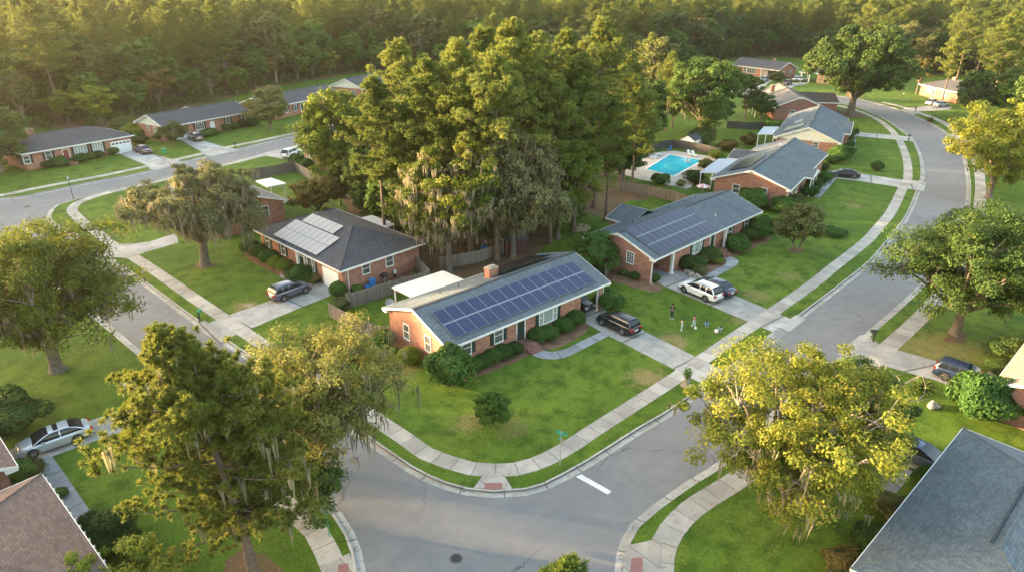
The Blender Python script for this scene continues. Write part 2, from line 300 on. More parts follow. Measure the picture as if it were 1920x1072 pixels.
# ---------------------------------------------------------------- object helpers
def tag(o, label=None, cat=None, group=None, kind=None):
    if label: o['label'] = label
    if cat: o['category'] = cat
    if group: o['group'] = group
    if kind: o['kind'] = kind
    return o
def empty(name, loc=(0, 0, 0), rz=0., label=None, cat=None, group=None):
    o = bpy.data.objects.new(name, None); COL.objects.link(o); o.location = loc; o.rotation_euler = (0, 0, rz)
    o.empty_display_size = .3
    return tag(o, label, cat, group)
def link(name, me, parent=None, loc=None):
    o = bpy.data.objects.new(name, me); COL.objects.link(o)
    if parent: o.parent = parent
    if loc is not None: o.location = loc
    return o
def copy_tree(o, parent=None):
    c = o.copy(); COL.objects.link(c)
    if parent: c.parent = parent
    for ch in [x for x in o.children]: copy_tree(ch, c)
    return c
class MB:
    def __init__(s): s.v = []; s.f = []; s.m = []; s.uv = []; s.mats = []
    def mi(s, m):
        if m not in s.mats: s.mats.append(m)
        return s.mats.index(m)
    def face(s, pts, m, uv=None):
        b = len(s.v); s.v += [tuple(p) for p in pts]; s.f.append(tuple(range(b, b+len(pts)))); s.m.append(s.mi(m)); s.uv.append(uv)
        return s
    def box(s, x0, y0, z0, x1, y1, z1, m, skip=''):
        P = [(x0, y0, z0), (x1, y0, z0), (x1, y1, z0), (x0, y1, z0), (x0, y0, z1), (x1, y0, z1), (x1, y1, z1), (x0, y1, z1)]
        for k, q in (('b', (3, 2, 1, 0)), ('t', (4, 5, 6, 7)), ('f', (0, 1, 5, 4)), ('r', (1, 2, 6, 5)), ('k', (2, 3, 7, 6)), ('l', (3, 0, 4, 7))):
            if k not in skip: s.face([P[i] for i in q], m)
        return s
    def prism(s, pts, z0, z1, m, mside=None, bottom=False):
        n = len(pts); s.face([(p[0], p[1], z1) for p in pts], m)
        if bottom: s.face([(p[0], p[1], z0) for p in reversed(pts)], m)
        for i in range(n):
            a, b = pts[i], pts[(i+1) % n]; s.face([(a[0], a[1], z0), (b[0], b[1], z0), (b[0], b[1], z1), (a[0], a[1], z1)], mside or m)
        return s
    def tube(s, pts, rad, m, n=8, cap=True):
        pts = [Vector(p) for p in pts]; rings = []
        if not isinstance(rad, (list, tuple)): rad = [rad]*len(pts)
        for i, p in enumerate(pts):
            d = (pts[min(i+1, len(pts)-1)]-pts[max(i-1, 0)]).normalized()
            a = d.cross(Vector((0, 0, 1)) if abs(d.z) < .9 else Vector((1, 0, 0))).normalized(); b = d.cross(a)
            rings.append([p+(a*math.cos(t)+b*math.sin(t))*rad[i] for t in [2*math.pi*k/n for k in range(n)]])
        b0 = len(s.v)
        for r in rings: s.v += [tuple(q) for q in r]
        k = s.mi(m)
        for i in range(len(rings)-1):
            for j in range(n):
                s.f.append((b0+i*n+j, b0+i*n+(j+1) % n, b0+(i+1)*n+(j+1) % n, b0+(i+1)*n+j)); s.m.append(k); s.uv.append(None)
        if cap:
            s.f.append(tuple(b0+j for j in reversed(range(n)))); s.f.append(tuple(b0+(len(rings)-1)*n+j for j in range(n))); s.m += [k, k]; s.uv += [None, None]
        return s
    def build(s, name, parent=None, smooth=False, loc=None, merge=False):
        me = bpy.data.meshes.new(name); me.from_pydata(s.v, [], s.f)
        for m in s.mats: me.materials.append(m)
        me.polygons.foreach_set('material_index', s.m)
        ul = me.uv_layers.new(name='UVMap'); me.update()
        co = s.v
        for p, u in zip(me.polygons, s.uv):
            n = p.normal
            if u is None:
                if abs(n.z) > .97: ux, uy = Vector((1, 0, 0)), Vector((0, 1, 0))
                else:
                    ux = Vector((-n.y, n.x, 0)).normalized(); uy = n.cross(ux)
            for k, li in enumerate(p.loop_indices):
                if u is None: q = Vector(co[me.loops[li].vertex_index]); ul.data[li].uv = (q.dot(ux), q.dot(uy))
                else: ul.data[li].uv = u[k]
        if smooth: me.polygons.foreach_set('use_smooth', [True]*len(s.f))
        if merge:
            bm = bmesh.new(); bm.from_mesh(me); bmesh.ops.remove_doubles(bm, verts=bm.verts, dist=.0005); bm.to_mesh(me); bm.free()
        return link(name, me, parent, loc)
def spline(pts, step=1.0, closed=False):
    P = [Vector((p[0], p[1])) for p in pts]; out = []; n = len(P)
    for i in range(n if closed else n-1):
        p0 = P[(i-1) % n] if closed or i > 0 else P[0]; p1 = P[i]; p2 = P[(i+1) % n]; p3 = P[(i+2) % n] if closed or i < n-2 else P[-1]
        k = max(1, int((p2-p1).length/step))
        for j in range(k):
            t = j/k
            a = p1; b = (p2-p0)*.5*t; c = (p0*2-p1*5+p2*4-p3)*.5*t*t; d = (-p0+p1*3-p2*3+p3)*.5*t**3
            out.append(a+b+c+d)
    if not closed: out.append(P[-1])
    return out
def P(pl, z=0.): return [at(a, b, z).to_2d() for a, b in pl]
def poly_sheet(name, pts, z, mat, thick=0., mside=None, kind='structure'):
    b = MB()
    if thick: b.prism(pts, z-thick, z, mat, mside)
    else: b.face([(p[0], p[1], z) for p in pts], mat)
    o = b.build(name)
    bm = bmesh.new(); bm.from_mesh(o.data); bmesh.ops.triangulate(bm, faces=[f for f in bm.faces if len(f.verts) > 4]); bm.normal_update()
    for f in bm.faces:
        if abs(f.normal.z) > .9 and f.normal.z < 0: f.normal_flip()
    bm.to_mesh(o.data); bm.free()
    return tag(o, kind=kind)
def normals2(line, closed=False):
    out = []; n = len(line)
    for i in range(n):
        a = line[(i-1) % n] if closed or i > 0 else line[0]; b = line[(i+1) % n] if closed or i < n-1 else line[-1]
        d = (b-a).normalized(); out.append(Vector((-d.y, d.x)))
    return out
def ribbon(name, line, offs, zs, mats, closed=False, parent=None):
    """strips between successive lateral offsets (left positive)"""
    b = MB(); nn = normals2(line, closed); n = len(line); s = 0
    for i in range(n if closed else n-1):
        j = (i+1) % n; L = (line[j]-line[i]).length
        for k in range(len(offs)-1):
            a0 = line[i]+nn[i]*offs[k]; a1 = line[i]+nn[i]*offs[k+1]; b0 = line[j]+nn[j]*offs[k]; b1 = line[j]+nn[j]*offs[k+1]
            m = mats[k] if isinstance(mats, (list, tuple)) else mats
            if m is None: continue
            b.face([(*a0, zs[k]), (*b0, zs[k]), (*b1, zs[k+1]), (*a1, zs[k+1])], m, [(s, offs[k]), (s+L, offs[k]), (s+L, offs[k+1]), (s, offs[k+1])])
        s += L
    return b.build(name, parent)

# ================================================================ GROUND, ROADS, PAVEMENTS
A_left = [(1290,745),(1523,573),(1620,498.6),(1649,469),(1671,442),(1698,406.6),(1716,367),(1725.8,340),(1728,320),(1725,295),(1718,277),(1708,259),(1690,245.7),(1665.7,227.8),(1634,212),(1596,198.6),(1536,189.5),(1405,177)]
C_south = [(640,255),(586,266),(525.6,281),(461,297),(370,317),(279.6,340),(206.5,356.5),(128,378),(111,383),(99.5,392),(93,405),(103,420),(135,436),(200,479),(285.5,538.6),(368,599),(550,722),(700,826),(735,850),(770,874),(800,890),(835,905),(875,916),(925,921),(985,917),(1020,907),(1052,891),(1100,864.5),(1200,801)]
far_join = [at(1300,172).to_2d(), at(1150,176).to_2d(), at(950,190).to_2d(), at(760,226).to_2d()]
isl = P(A_left)+far_join+P(C_south)
isl = spline(isl, 2.0, closed=True)
C_north = [(-160,392),(-80,382),(0,371.7),(38,368.6),(108,354),(201.5,335),(262,324),(370,296),(440,280),(523,259.8),(591,247),(660,231)]
A_right = [(1405,165),(1530,175.8),(1600,184),(1654.5,196.4),(1688,206.5),(1715,216.6),(1753,234.5),(1782,254.6),(1800,275),(1812,305),(1818,340),(1818,371),(1812,410),(1796,450),(1760,505),(1698,567.8),(1621,635.7),(1460,781),(1375,857),(1300,905),(1230,955),(1195,985),(1178,1015),(1170,1045),(1168,1075),(1172,1130),(1185,1250)]
outer_edge = spline(P(C_north)+[at(760,208).to_2d(), at(950,174).to_2d(), at(1150,163).to_2d(), at(1300,160).to_2d()]+P(A_right), 2.0)
W_edge = spline(P([(680,1250),(675,1150),(672,1085),(663,1035),(650,1000),(628,965),(600,935),(550,893),(400,776),(254,659),(219,629),(130,556),(60,492),(20,458),(-20,448),(-80,452),(-160,462)]), 2.0)
BIG = 900
outer_poly = outer_edge+[Vector((10, -200)), Vector((BIG, -BIG)), Vector((BIG, BIG)), Vector((-BIG, BIG)), Vector((-BIG, outer_edge[0].y+150))]
west_poly = W_edge+[Vector((-BIG, W_edge[-1].y+150)), Vector((-BIG, -BIG)), Vector((W_edge[0].x, -BIG))]
GZ = -.12
poly_sheet('road', [(-900, -900), (900, -900), (900, 900), (-900, 900)], GZ, M['asphalt'])
poly_sheet('lawn', isl, 0, M['lawn']); poly_sheet('lawn', outer_poly, 0, M['lawn']); poly_sheet('lawn', west_poly, 0, M['lawn'])
for e, cl in ((isl, True), (outer_edge, False), (W_edge, False)):
    tag(ribbon('kerb', e, [.17, 0, -.035, -.5], [.016, .016, GZ+.008, GZ+.006], [M['curb'], M['curbface'], M['curb']], cl), kind='structure')
def verge(line, w0, w1, closed=False):
    tag(ribbon('verge', line, [w0, w1], [.004, .004], M['verge'], closed), kind='structure')

def walk(name, px, wd, mat, z=.014, step=1.0, world=False):
    l = spline(px if world else P(px), step)
    return tag(ribbon(name, l, [wd/2, wd/2, -wd/2, -wd/2], [-.02, z, z, -.02], mat), kind='structure')
SW = 1.45
def mid(a, b): return [((p[0]+q[0])/2, (p[1]+q[1])/2) for p, q in zip(a, b)]
walk('pavement', [(1480,186),(1536,192),(1598.5,205),(1643,223),(1670,243),(1681,257),(1688,266),(1697,288),(1701,304),(1702.6,320),(1701,340),(1692.5,354),(1671,397),(1643.5,431),(1620,456),(1560,503),(1531,527),(1453,582),(1380,630),(1276,702),(1208,746),(1103,813),(1078,830),(1050,847),(1025,860),(1000,870),(965,879),(927,881),(885,878),(842,866),(800,850),(760,822),(700,782),(416,594),(274,497),(209,457),(190,443),(158.6,419),(141,403),(135,394),(141,384),(158,375),(206.6,360.3),(292,341),(370,321),(460,300),(533,281),(571,272),(680,249)], SW, M['walk'])
walk('pavement', [(-80,374),(0,366.6),(63,354),(201.5,327.6),(272,312.5),(372.8,289.8),(428,276),(480,265.5),(583.6,243.4),(700,219)], SW, M['walk'])
walk('pavement', [(1656,192),(1692.5,201),(1717,210),(1737,216.6),(1768.6,230),(1793,248),(1818,275),(1832,305),(1838,340),(1838,371),(1832,412),(1815,455),(1785,520),(1746,573),(1708,612),(1666,650),(1530,778),(1475,826),(1392,892),(1340,925),(1295,955),(1258,995),(1240,1040),(1238,1100)], 1.6, M['walk'])
walk('pavement', [(632,1130),(634,1085),(620,1050),(600,1010),(560,965),(380,828),(240,712)], SW, M['walk'])
# driveways
def drive(px, mat='drive', z=.010, name='driveway', mn=0):
    pts = P(px); b = MB()
    d = (pts[mn+1]-pts[mn]).normalized(); nn = Vector((-d.y, d.x))
    o = poly_sheet(name, pts, z, M[mat])
    ul = o.data.uv_layers[0].data; vv = o.data.vertices
    for l in o.data.loops:
        q = vv[l.vertex_index].co.to_2d(); ul[l.index].uv = (q.dot(d)+1.3, q.dot(nn))
    e = MB(); n = len(pts)
    for i in range(n):
        a, c = pts[i], pts[(i+1) % n]; e.face([(*a, z), (*c, z), (*c, -.02), (*a, -.02)], M[mat])
    return o
def apron(px_edge, px_out):
    """slopes from the pavement level down over the kerb"""
    a, b = [at(*p, 0) for p in px_edge]; mid_ = (a+b)/2
    b_ = MB(); o = [at(*p, 0) for p in px_out]
    b_.face([(a.x, a.y, .024), (b.x, b.y, .024), (o[1].x, o[1].y, GZ+.014), (o[0].x, o[0].y, GZ+.014)], M['drive'])
    return tag(b_.build('driveway_apron'), kind='structure')
def apron_w(e, i0, i1, wd=1.0):
    pass
drive([(1142.5,629.9),(1269.4,694.8),(1321.6,721.5),(1312,729),(1330,716),(1368,688),(1357.5,695),(1306,669.4),(1200,616.4),(1150,590),(1122,573.5),(1110,566),(1060,580),(1075,588),(1100,606)])
drive([(1241.6,534.8),(1401.1,602),(1453.7,624),(1440,634),(1498,591),(1487,599.4),(1426.3,574),(1375.9,553),(1302,522),(1283,512),(1262,503),(1223,522)])
drive([(601,526),(508,563),(430,590),(379,609),(421.6,636),(560,578),(623,553),(640,535)])
drive([(1557,334),(1613,340),(1683,351),(1724,358),(1729,340),(1690,337.5),(1615,326),(1553,321)])
drive([(1598.5,255),(1683.6,262.5),(1712,266),(1704,257),(1677,253.5),(1598.5,248)])
drive([(1628,632),(1653,647),(1679,655),(1770,680),(1850,706),(1870,735),(1830,738),(1750,711.5),(1649,683),(1585,667)])
drive([(1500,746),(1600,784),(1720,828),(1800,868),(1790,905),(1710,876),(1669,859),(1462,780)])
drive([(18,842),(158,791),(352,729),(378,758),(198,819),(96,856),(30,885)])
drive([(219,287),(248,283),(300,293),(340,303),(283,318),(272,309)])
drive([(335,261),(352,257),(388,266),(418,275),(444,280),(388,293),(378,285)])
drive([(488,291),(521,281),(563,289),(575,300),(548,301),(535,299)])
drive([(205,482),(190,470),(209,460),(279,454),(330,437),(335,455),(311,462.5),(276,472),(243,484)])
drive([(1403,165.5),(1428,167),(1441,155.7),(1453,149.7),(1439,146),(1422,153)])
drive([(1445,162.5),(1478,169.5),(1491,161),(1510,158.5),(1517,155),(1480,156)])
drive([(1686,207),(1700,203),(1753,198),(1785,201),(1780,206),(1724,209.8),(1713,216.5)])
drive([(1776,251),(1802,251),(1850,252),(1860,262),(1797,270)])
# a gently sloping concrete lip where each driveway crosses the kerb
def lip(p0, p1, out=.75, inn=.35):
    a = at(*p0).to_2d(); b = at(*p1).to_2d(); d = (b-a).normalized(); n = Vector((d.y, -d.x))
    m = MB(); m.face([(*(a-n*inn), .026), (*(b-n*inn), .026), (*(b+n*.04), .024), (*(a+n*.04), .024)], M['drive'])
    m.face([(*(a+n*.04), .024), (*(b+n*.04), .024), (*(b+n*out), GZ+.012), (*(a+n*out), GZ+.012)], M['drive'])
    tag(m.build('driveway_lip'), kind='structure')
lip((1312,729),(1368,689)); lip((1443,633),(1498,592)); lip((378,602.5),(424,638)); lip((1722,357),(1728,341)); lip((1711,266),(1703,256))
lip((1628,630),(1585,667)); lip((1508,738),(1458,782)); lip((376,755),(345,731)); lip((285,318.5),(340,303)); lip((390,292),(442,280)); lip((521,281.5),(486,291)); lip((190,470),(206,482))
# garden paths
def path(px_a, px_b, mat='path', z=.012):
    a = P(px_a); b = P(px_b); m = MB(); s = 0
    for i in range(len(a)-1):
        L = ((a[i+1]+b[i+1])-(a[i]+b[i])).length/2
        m.face([(*a[i], z), (*a[i+1], z), (*b[i+1], z), (*b[i], z)], M[mat], [(s, 0), (s+L, 0), (s+L, 1), (s, 1)]); s += L
    return tag(m.build('garden_path'), kind='structure')
path([(997,665.3),(1015,671.6),(1037.5,673.4),(1060,670.4),(1076,663),(1093,654),(1145,627.5)], [(1012,654),(1025,657.8),(1037,659),(1049,657),(1062.6,653),(1080,644),(1128,621)])
path([(1337,522),(1362,508),(1382,497),(1386,489.5),(1372,481)], [(1321,518),(1342,505),(1360,496),(1363,489),(1357,483)])
path([(523,516),(546,536)], [(533,511),(558,529)])
path([(1537,371),(1552,355),(1568,336)], [(1525,369),(1540,352),(1556,333)])
path([(1596,278),(1596,254)], [(1605,279),(1605,254)])
path([(1688,872),(1669,894),(1650,913.5),(1640,930),(1640,948),(1661,970)], [(1712,882),(1691,911),(1676,930),(1666,942),(1664,955),(1675,985)])
path([(66,862),(92,902),(120,945),(158,994)], [(98,855),(125,893),(150,930),(176.5,968)])
path([(1852,722),(1848,700),(1862,688),(1885,680)], [(1863,722),(1862,707),(1872,699),(1895,690)])
# crossing ramps, stop line, covers
for pl in ([(908,888),(944,888),(962,918),(888,914)], [(612,1058),(655,1036),(668,1072),(672,1110),(612,1110)], [(1176,1022),(1240,1008),(1236,1110),(1170,1110),(1168,1060)]):
    poly_sheet('crossing_ramp', P(pl), .022, M['walk'])
for pl in ([(908,905),(941,905),(942,917),(908,917)], [(634,1058),(653,1056),(657,1100),(634,1100)], [(1184,1046),(1205,1044),(1205,1075),(1181,1075)]):
    poly_sheet('tactile_paving', P(pl), .030, M['tactile'])
poly_sheet('stop_line', P([(1080,890.7),(1090,886),(1147,918),(1140,924)]), GZ+.012, M['paintwhite'])
for i, (px, py, r) in enumerate(((855,1043,.42), (50,386,.5))):
    c = at(px, py); m = MB(); m.tube([(0, 0, 0), (0, 0, .008)], r, M['curbface'], 20); m.tube([(0, 0, .008), (0, 0, .011)], r*.8, M['plastic'], 20)
    tag(m.build('manhole_cover', loc=(c.x, c.y, GZ+.002)), ('round iron manhole cover in the middle of the road junction', 'round iron manhole cover in the road behind the left oak')[i], 'manhole cover')
# beds, straw and bare soil
def blob(name, px, mat, z, jag=.12, sub=.6, world=None):
    p = spline(world or P(px), sub, closed=True); rr = random.Random(len(name)+int(p[0].x*10)); c = sum(p, Vector((0, 0)))/len(p)
    p = [q+Vector((rr.uniform(-1, 1), rr.uniform(-1, 1)))*jag*2.2 for q in p]
    return poly_sheet(name, p, z, M[mat])
blob('mulch_bed', [(700,625),(745,650),(815,690),(835,722),(880,712),(990,666),(975,655),(850,690),(790,668),(735,612)], 'mulch', .006, .03)
blob('mulch_bed', [(1000,648),(1018,655),(1050,650),(1095,625),(1105,607),(1080,592),(1040,612)], 'mulch', .006, .03)
blob('mulch_bed', [(1268,505),(1280,520),(1310,524),(1330,516),(1362,492),(1360,480),(1330,480),(1290,498)], 'mulch', .006, .03)
blob('mulch_bed', [(1365,478),(1378,482),(1420,462),(1445,452),(1440,440),(1405,440)], 'mulch', .006, .04)
blob('mulch_bed', [(1100,520),(1140,525),(1225,548),(1243,538),(1235,528),(1215,528),(1140,500),(1105,500)], 'mulch', .006, .03)
blob('mulch_bed', [(460,480),(500,505),(530,520),(560,530),(605,535),(600,515),(520,485),(470,455)], 'mulch', .006, .03)
blob('mulch_bed', [(628,555),(650,565),(700,540),(765,520),(770,505),(700,520),(645,540)], 'mulch', .006, .03)
blob('mulch_bed', [(366,500),(385,504),(404,500),(400,492),(372,492)], 'litter', .006, .05)
blob('mulch_bed', [(1479,472),(1492,476),(1506,472),(1500,465),(1482,465)], 'litter', .006, .05)
blob('mulch_bed', [(1560,212),(1590,222),(1625,217),(1610,208),(1580,206)], 'litter', .006, .12)
blob('mulch_bed', [(1770,640),(1795,645),(1820,630),(1800,618),(1780,620)], 'litter', .006, .12)
blob('mulch_bed', [(420,1072),(480,1110),(540,1080),(500,1040),(450,1035)], 'litter', .006, .1)
blob('mulch_bed', [(1100,400),(1160,415),(1170,380),(1220,372),(1150,350),(1080,352),(1040,380),(1060,410)], 'litter', .006, .1)
blob('forest_floor', [(700,420),(780,500),(880,520),(1000,480),(1040,420),(1030,350),(1190,310),(1180,230),(900,220),(700,260),(640,330),(650,390)], 'litter', .004, .06)
blob('sand_patch', [(1075,432),(1090,436),(1107,430),(1105,422),(1085,420),(1073,425)], 'sandpatch', .007, .1)
blob('sand_patch', [(455,578),(470,576),(468,570),(455,572),(444,578)], 'sandpatch', .007, .2, .3)


# ================================================================ HOUSES
def roof_block(mb, fa, X0, Y0, X1, Y1, he, k, kind, m, th=.13, ends='lr', fd=.20, under=True):
    """shingled roof over the eave rectangle; fa collects the painted boards"""
    W = M['white']
    if kind == 'gx': ym = (Y0+Y1)/2; zr = he+k*(Y1-Y0)/2; q = [[(X0,Y0,he),(X1,Y0,he),(X1,ym,zr),(X0,ym,zr)], [(X1,Y1,he),(X0,Y1,he),(X0,ym,zr),(X1,ym,zr)]]
    elif kind == 'gy': xm = (X0+X1)/2; zr = he+k*(X1-X0)/2; q = [[(X0,Y1,he),(X0,Y0,he),(xm,Y0,zr),(xm,Y1,zr)], [(X1,Y0,he),(X1,Y1,he),(xm,Y1,zr),(xm,Y0,zr)]]
    elif kind == 'hip':
        if X1-X0 >= Y1-Y0: h = (Y1-Y0)/2; a, b = (X0+h, Y0+h), (X1-h, Y0+h)
        else: h = (X1-X0)/2; a, b = (X0+h, Y0+h), (X0+h, Y1-h)
        zr = he+k*h; A, B = (*a, zr), (*b, zr); c = [(X0,Y0,he),(X1,Y0,he),(X1,Y1,he),(X0,Y1,he)]
        q = [[c[0],c[1],B,A],[c[1],c[2],B],[c[2],c[3],A,B],[c[3],c[0],A]] if X1-X0 >= Y1-Y0 else [[c[0],c[1],A],[c[1],c[2],B,A],[c[2],c[3],B],[c[3],c[0],A,B]]
    for f in q:
        top = [(p[0], p[1], p[2]+th) for p in f]; mb.face(top, m)
        if under: mb.face(list(reversed(f)), W)
    t = .04
    # eave boards with gutter lip
    def board(a, b):
        a = Vector(a); b = Vector(b); d = (b-a).normalized(); n = Vector((d.y, -d.x, 0)).normalized()*t
        z0 = Vector((0, 0, -fd+th)); z1 = Vector((0, 0, th+.012))
        A, B, C_, D = a+n, b+n, b-n*.2, a-n*.2
        fa.face([A+z0, B+z0, B+z1, A+z1], W); fa.face([A+z1, B+z1, C_+z1, D+z1], W); fa.face([B+z0, A+z0, D+z0, C_+z0], W)
        fa.face([A+z0, A+z1, D+z1, D+z0], W); fa.face([B+z1, B+z0, C_+z0, C_+z1], W)
    if kind == 'gx':
        board((X0,Y0,he),(X1,Y0,he)); board((X1,Y1,he),(X0,Y1,he))
        if 'l' in ends: board((X0,Y1,he),(X0,ym,zr)); board((X0,ym,zr),(X0,Y0,he))
        if 'r' in ends: board((X1,Y0,he),(X1,ym,zr)); board((X1,ym,zr),(X1,Y1,he))
    elif kind == 'gy':
        board((X0,Y1,he),(X0,Y0,he)); board((X1,Y0,he),(X1,Y1,he))
        if 'l' in ends: board((X0,Y0,he),(xm,Y0,zr)); board((xm,Y0,zr),(X1,Y0,he))
        if 'r' in ends: board((X1,Y1,he),(xm,Y1,zr)); board((xm,Y1,zr),(X0,Y1,he))
    else:
        for i in range(4): board(c[i], c[(i+1) % 4])
    return zr
class House:
    def __init__(s, label, FL=None, FR=None, BL=None, o=None, yaw=0, L=None, W=None, he=3.05, k=.345, kind='gx', roof='roof_slate', wall='brick', name='brick_house', og=.38, of=.6, x0=None, x1=None, gable='brick', group=None, cat='house', zoff=0):
        s.he = he; s.k = k; s.kind = kind
        if FL:
            a, b = at(*FL, he), at(*FR, he); d = (b-a).to_2d(); s.yaw = math.atan2(d.y, d.x); s.L = L or d.length; s.o = a.to_2d()
            if BL: c = at(*BL, he); n = Vector((-math.sin(s.yaw), math.cos(s.yaw))); s.W = W or (c-a).to_2d().dot(n)
            else: s.W = W
        else: s.o = Vector(o); s.yaw = R(yaw); s.L = L; s.W = W
        s.root = empty(name, (*s.o, 0), s.yaw, label, cat, group)
        s.ex = Vector((math.cos(s.yaw), math.sin(s.yaw), 0)); s.ey = Vector((-s.ex.y, s.ex.x, 0)); s.O = Vector((*s.o, 0))
        s.og = og if kind == 'gx' else of; s.of = of; s.mroof = M[roof]; s.mw = M[wall]
        s.X0 = s.og if x0 is None else x0; s.X1 = s.L-s.og if x1 is None else x1; s.Y0 = of; s.Y1 = s.W-of
        rb, fb = MB(), MB()
        s.zr = roof_block(rb, fb, 0, 0, s.L, s.W, he, k, kind, s.mroof)
        s.roof = rb.build('roof', s.root); fb.build('fascia', s.root)
        wb = MB(); wb.box(s.X0, s.Y0, -.05, s.X1, s.Y1, he+.02, s.mw, 'bt')
        s.wb = wb
        if kind == 'gx':
            for x, sg in ((s.og, -1), (s.L-s.og, 1)):
                ym = s.W/2; m = M['cream'] if gable == 'cream' else s.mw
                e = .02 if gable == 'cream' else 0
                zz = lambda y: he+k*min(y, s.W-y)-.01
                pts = [(x+sg*e, s.Y0, he-.0), (x+sg*e, s.Y1, he-.0), (x+sg*e, s.Y1, zz(s.Y1)), (x+sg*e, ym, zz(ym)), (x+sg*e, s.Y0, zz(s.Y0))]
                wb.face(pts if sg > 0 else list(reversed(pts)), m)
                if gable == 'cream': wb.face([(x+sg*.02, 0, he), (x+sg*.02, s.Y0, he), (x+sg*.02, s.Y0, zz(s.Y0))], m); wb.face([(x+sg*.02, s.W, he), (x+sg*.02, s.Y1, he), (x+sg*.02, s.Y1, zz(s.Y1))], m)
                else:
                    g = MB(); hh = 1.35
                    g.face([(x+sg*.03, ym-hh/k*.36, zz(ym)-hh*.36), (x+sg*.03, ym+hh/k*.36, zz(ym)-hh*.36), (x+sg*.03, ym, zz(ym)-.02)][::sg], M['white'])
                    g.build('gable_vent', s.root)
                for yy in (0, s.W):   # boxed eave returns
                    g = MB(); a, b = (yy, s.Y0+.12) if yy == 0 else (s.Y1-.12, yy)
                    g.box(min(x, x+sg*s.og)+.0, a, he-.2, max(x, x+sg*s.og), b, he-.01, M['white'])
                    z1 = he+k*(s.Y0+.12)
                    g.face([(x+sg*(s.og-.01), a, he-.01), (x+sg*(s.og-.01), b, he-.01), (x+sg*(s.og-.01), b if yy == 0 else a, z1)], M['white'])
                    g.build('eave_return', s.root)
            r = MB(); r.box(.0, s.W/2-.16, s.zr+.09, s.L, s.W/2+.16, s.zr+.165, M['ridge'], 'b'); r.build('ridge_vent', s.root)
        elif kind == 'hip':
            r = MB(); h = min(s.W, s.L)/2; ca = (h, h) if s.L >= s.W else (h, h); cb = (s.L-h, s.W-h)
            A = Vector((*ca, s.zr+.13)); B = Vector((*cb, s.zr+.13)); cs = [Vector((x, y, he+.13)) for x, y in ((0, 0), (s.L, 0), (s.L, s.W), (0, s.W))]
            for a, b in ((A, B), (cs[0], A), (cs[1], B if s.L >= s.W else A), (cs[2], B), (cs[3], A if s.L >= s.W else B)): r.tube([a, b], .075, s.mroof, 6)
            r.build('ridge_cap', s.root)
    def walls(s): s.wb.build('wall', s.root); return s
    def loc(s, px, py, plane, val):
        """local point where a pixel's ray meets the plane x=val, y=val or z=val of the house"""
        d = fw*FPX+rt2*(px-960)-up2*(py-536); c = CAM-s.O
        C = Vector((c.dot(s.ex), c.dot(s.ey), c.z)); D = Vector((d.dot(s.ex), d.dot(s.ey), d.z)); i = 'xyz'.index(plane)
        return C+D*((val-C[i])/D[i])
    def wp(s, side, px, py):
        if side in 'fk': p = s.loc(px, py, 'y', s.Y0 if side == 'f' else s.Y1); return p.x, p.z
        p = s.loc(px, py, 'x', s.X0 if side == 'l' else s.X1); return p.y, p.z
    def frame(s, side):
        # origin and axes of a wall: u along x (f,k) or y (l,r), n outward
        return {'f': (Vector((0, s.Y0, 0)), Vector((1, 0, 0)), Vector((0, -1, 0))), 'k': (Vector((0, s.Y1, 0)), Vector((1, 0, 0)), Vector((0, 1, 0))),
                'l': (Vector((s.X0, 0, 0)), Vector((0, 1, 0)), Vector((-1, 0, 0))), 'r': (Vector((s.X1, 0, 0)), Vector((0, 1, 0)), Vector((1, 0, 0)))}[side]
    def ubox(s, mb, side, u0, u1, z0, z1, d0, d1, m):
        o, u, n = s.frame(side); a = o+u*u0+n*d0; b = o+u*u1+n*d1
        mb.box(min(a.x, b.x), min(a.y, b.y), z0, max(a.x, b.x), max(a.y, b.y), z1, m)
    def win(s, side, u, z, w=.95, h=1.35, sh=None, kind='w', glass='glass', lab=None):
        if isinstance(u, tuple): u, z = s.wp(side, *u)
        if kind == 'w' and z+h/2 > s.he-.12: z = s.he-.12-h/2
        f = MB(); t = .085
        s.ubox(f, side, u-w/2-t, u-w/2, z-h/2-t, z+h/2+t, -.02, .07, M['white']); s.ubox(f, side, u+w/2, u+w/2+t, z-h/2-t, z+h/2+t, -.02, .07, M['white'])
        s.ubox(f, side, u-w/2, u+w/2, z+h/2, z+h/2+t, -.02, .07, M['white']); s.ubox(f, side, u-w/2-.06, u+w/2+.06, z-h/2-t*1.3, z-h/2, .0, .12, M['white'])
        if kind == 'w': s.ubox(f, side, u-w/2, u+w/2, z-.03, z+.03, .0, .05, M['white'])
        if kind == 'p':
            for q in (-.28, .28): s.ubox(f, side, u+q*w-.05, u+q*w+.05, z-h/2, z+h/2, .0, .055, M['white'])
            for q in (-.39, .39): s.ubox(f, side, u+(q-.11)*w, u+(q+.11)*w, z-.02, z+.02, .0, .05, M['white'])
        if kind == 'g':
            for q in (-.17, .17): s.ubox(f, side, u+q*w-.018, u+q*w+.018, z-h/2, z+h/2, .0, .045, M['white'])
            for q in (-.25, 0, .25): s.ubox(f, side, u-w/2, u+w/2, z+q*h-.018, z+q*h+.018, .0, .045, M['white'])
        if kind == 'm':
            for q in (-.25, 0, .25): s.ubox(f, side, u+q*w-.04, u+q*w+.04, z-h/2, z+h/2, .0, .05, M['white'])
        fo = tag(f.build('window', s.root), lab)
        g = MB(); s.ubox(g, side, u-w/2, u+w/2, z-h/2, z+h/2, -.02, .025, M[glass]); g.build('pane', fo)
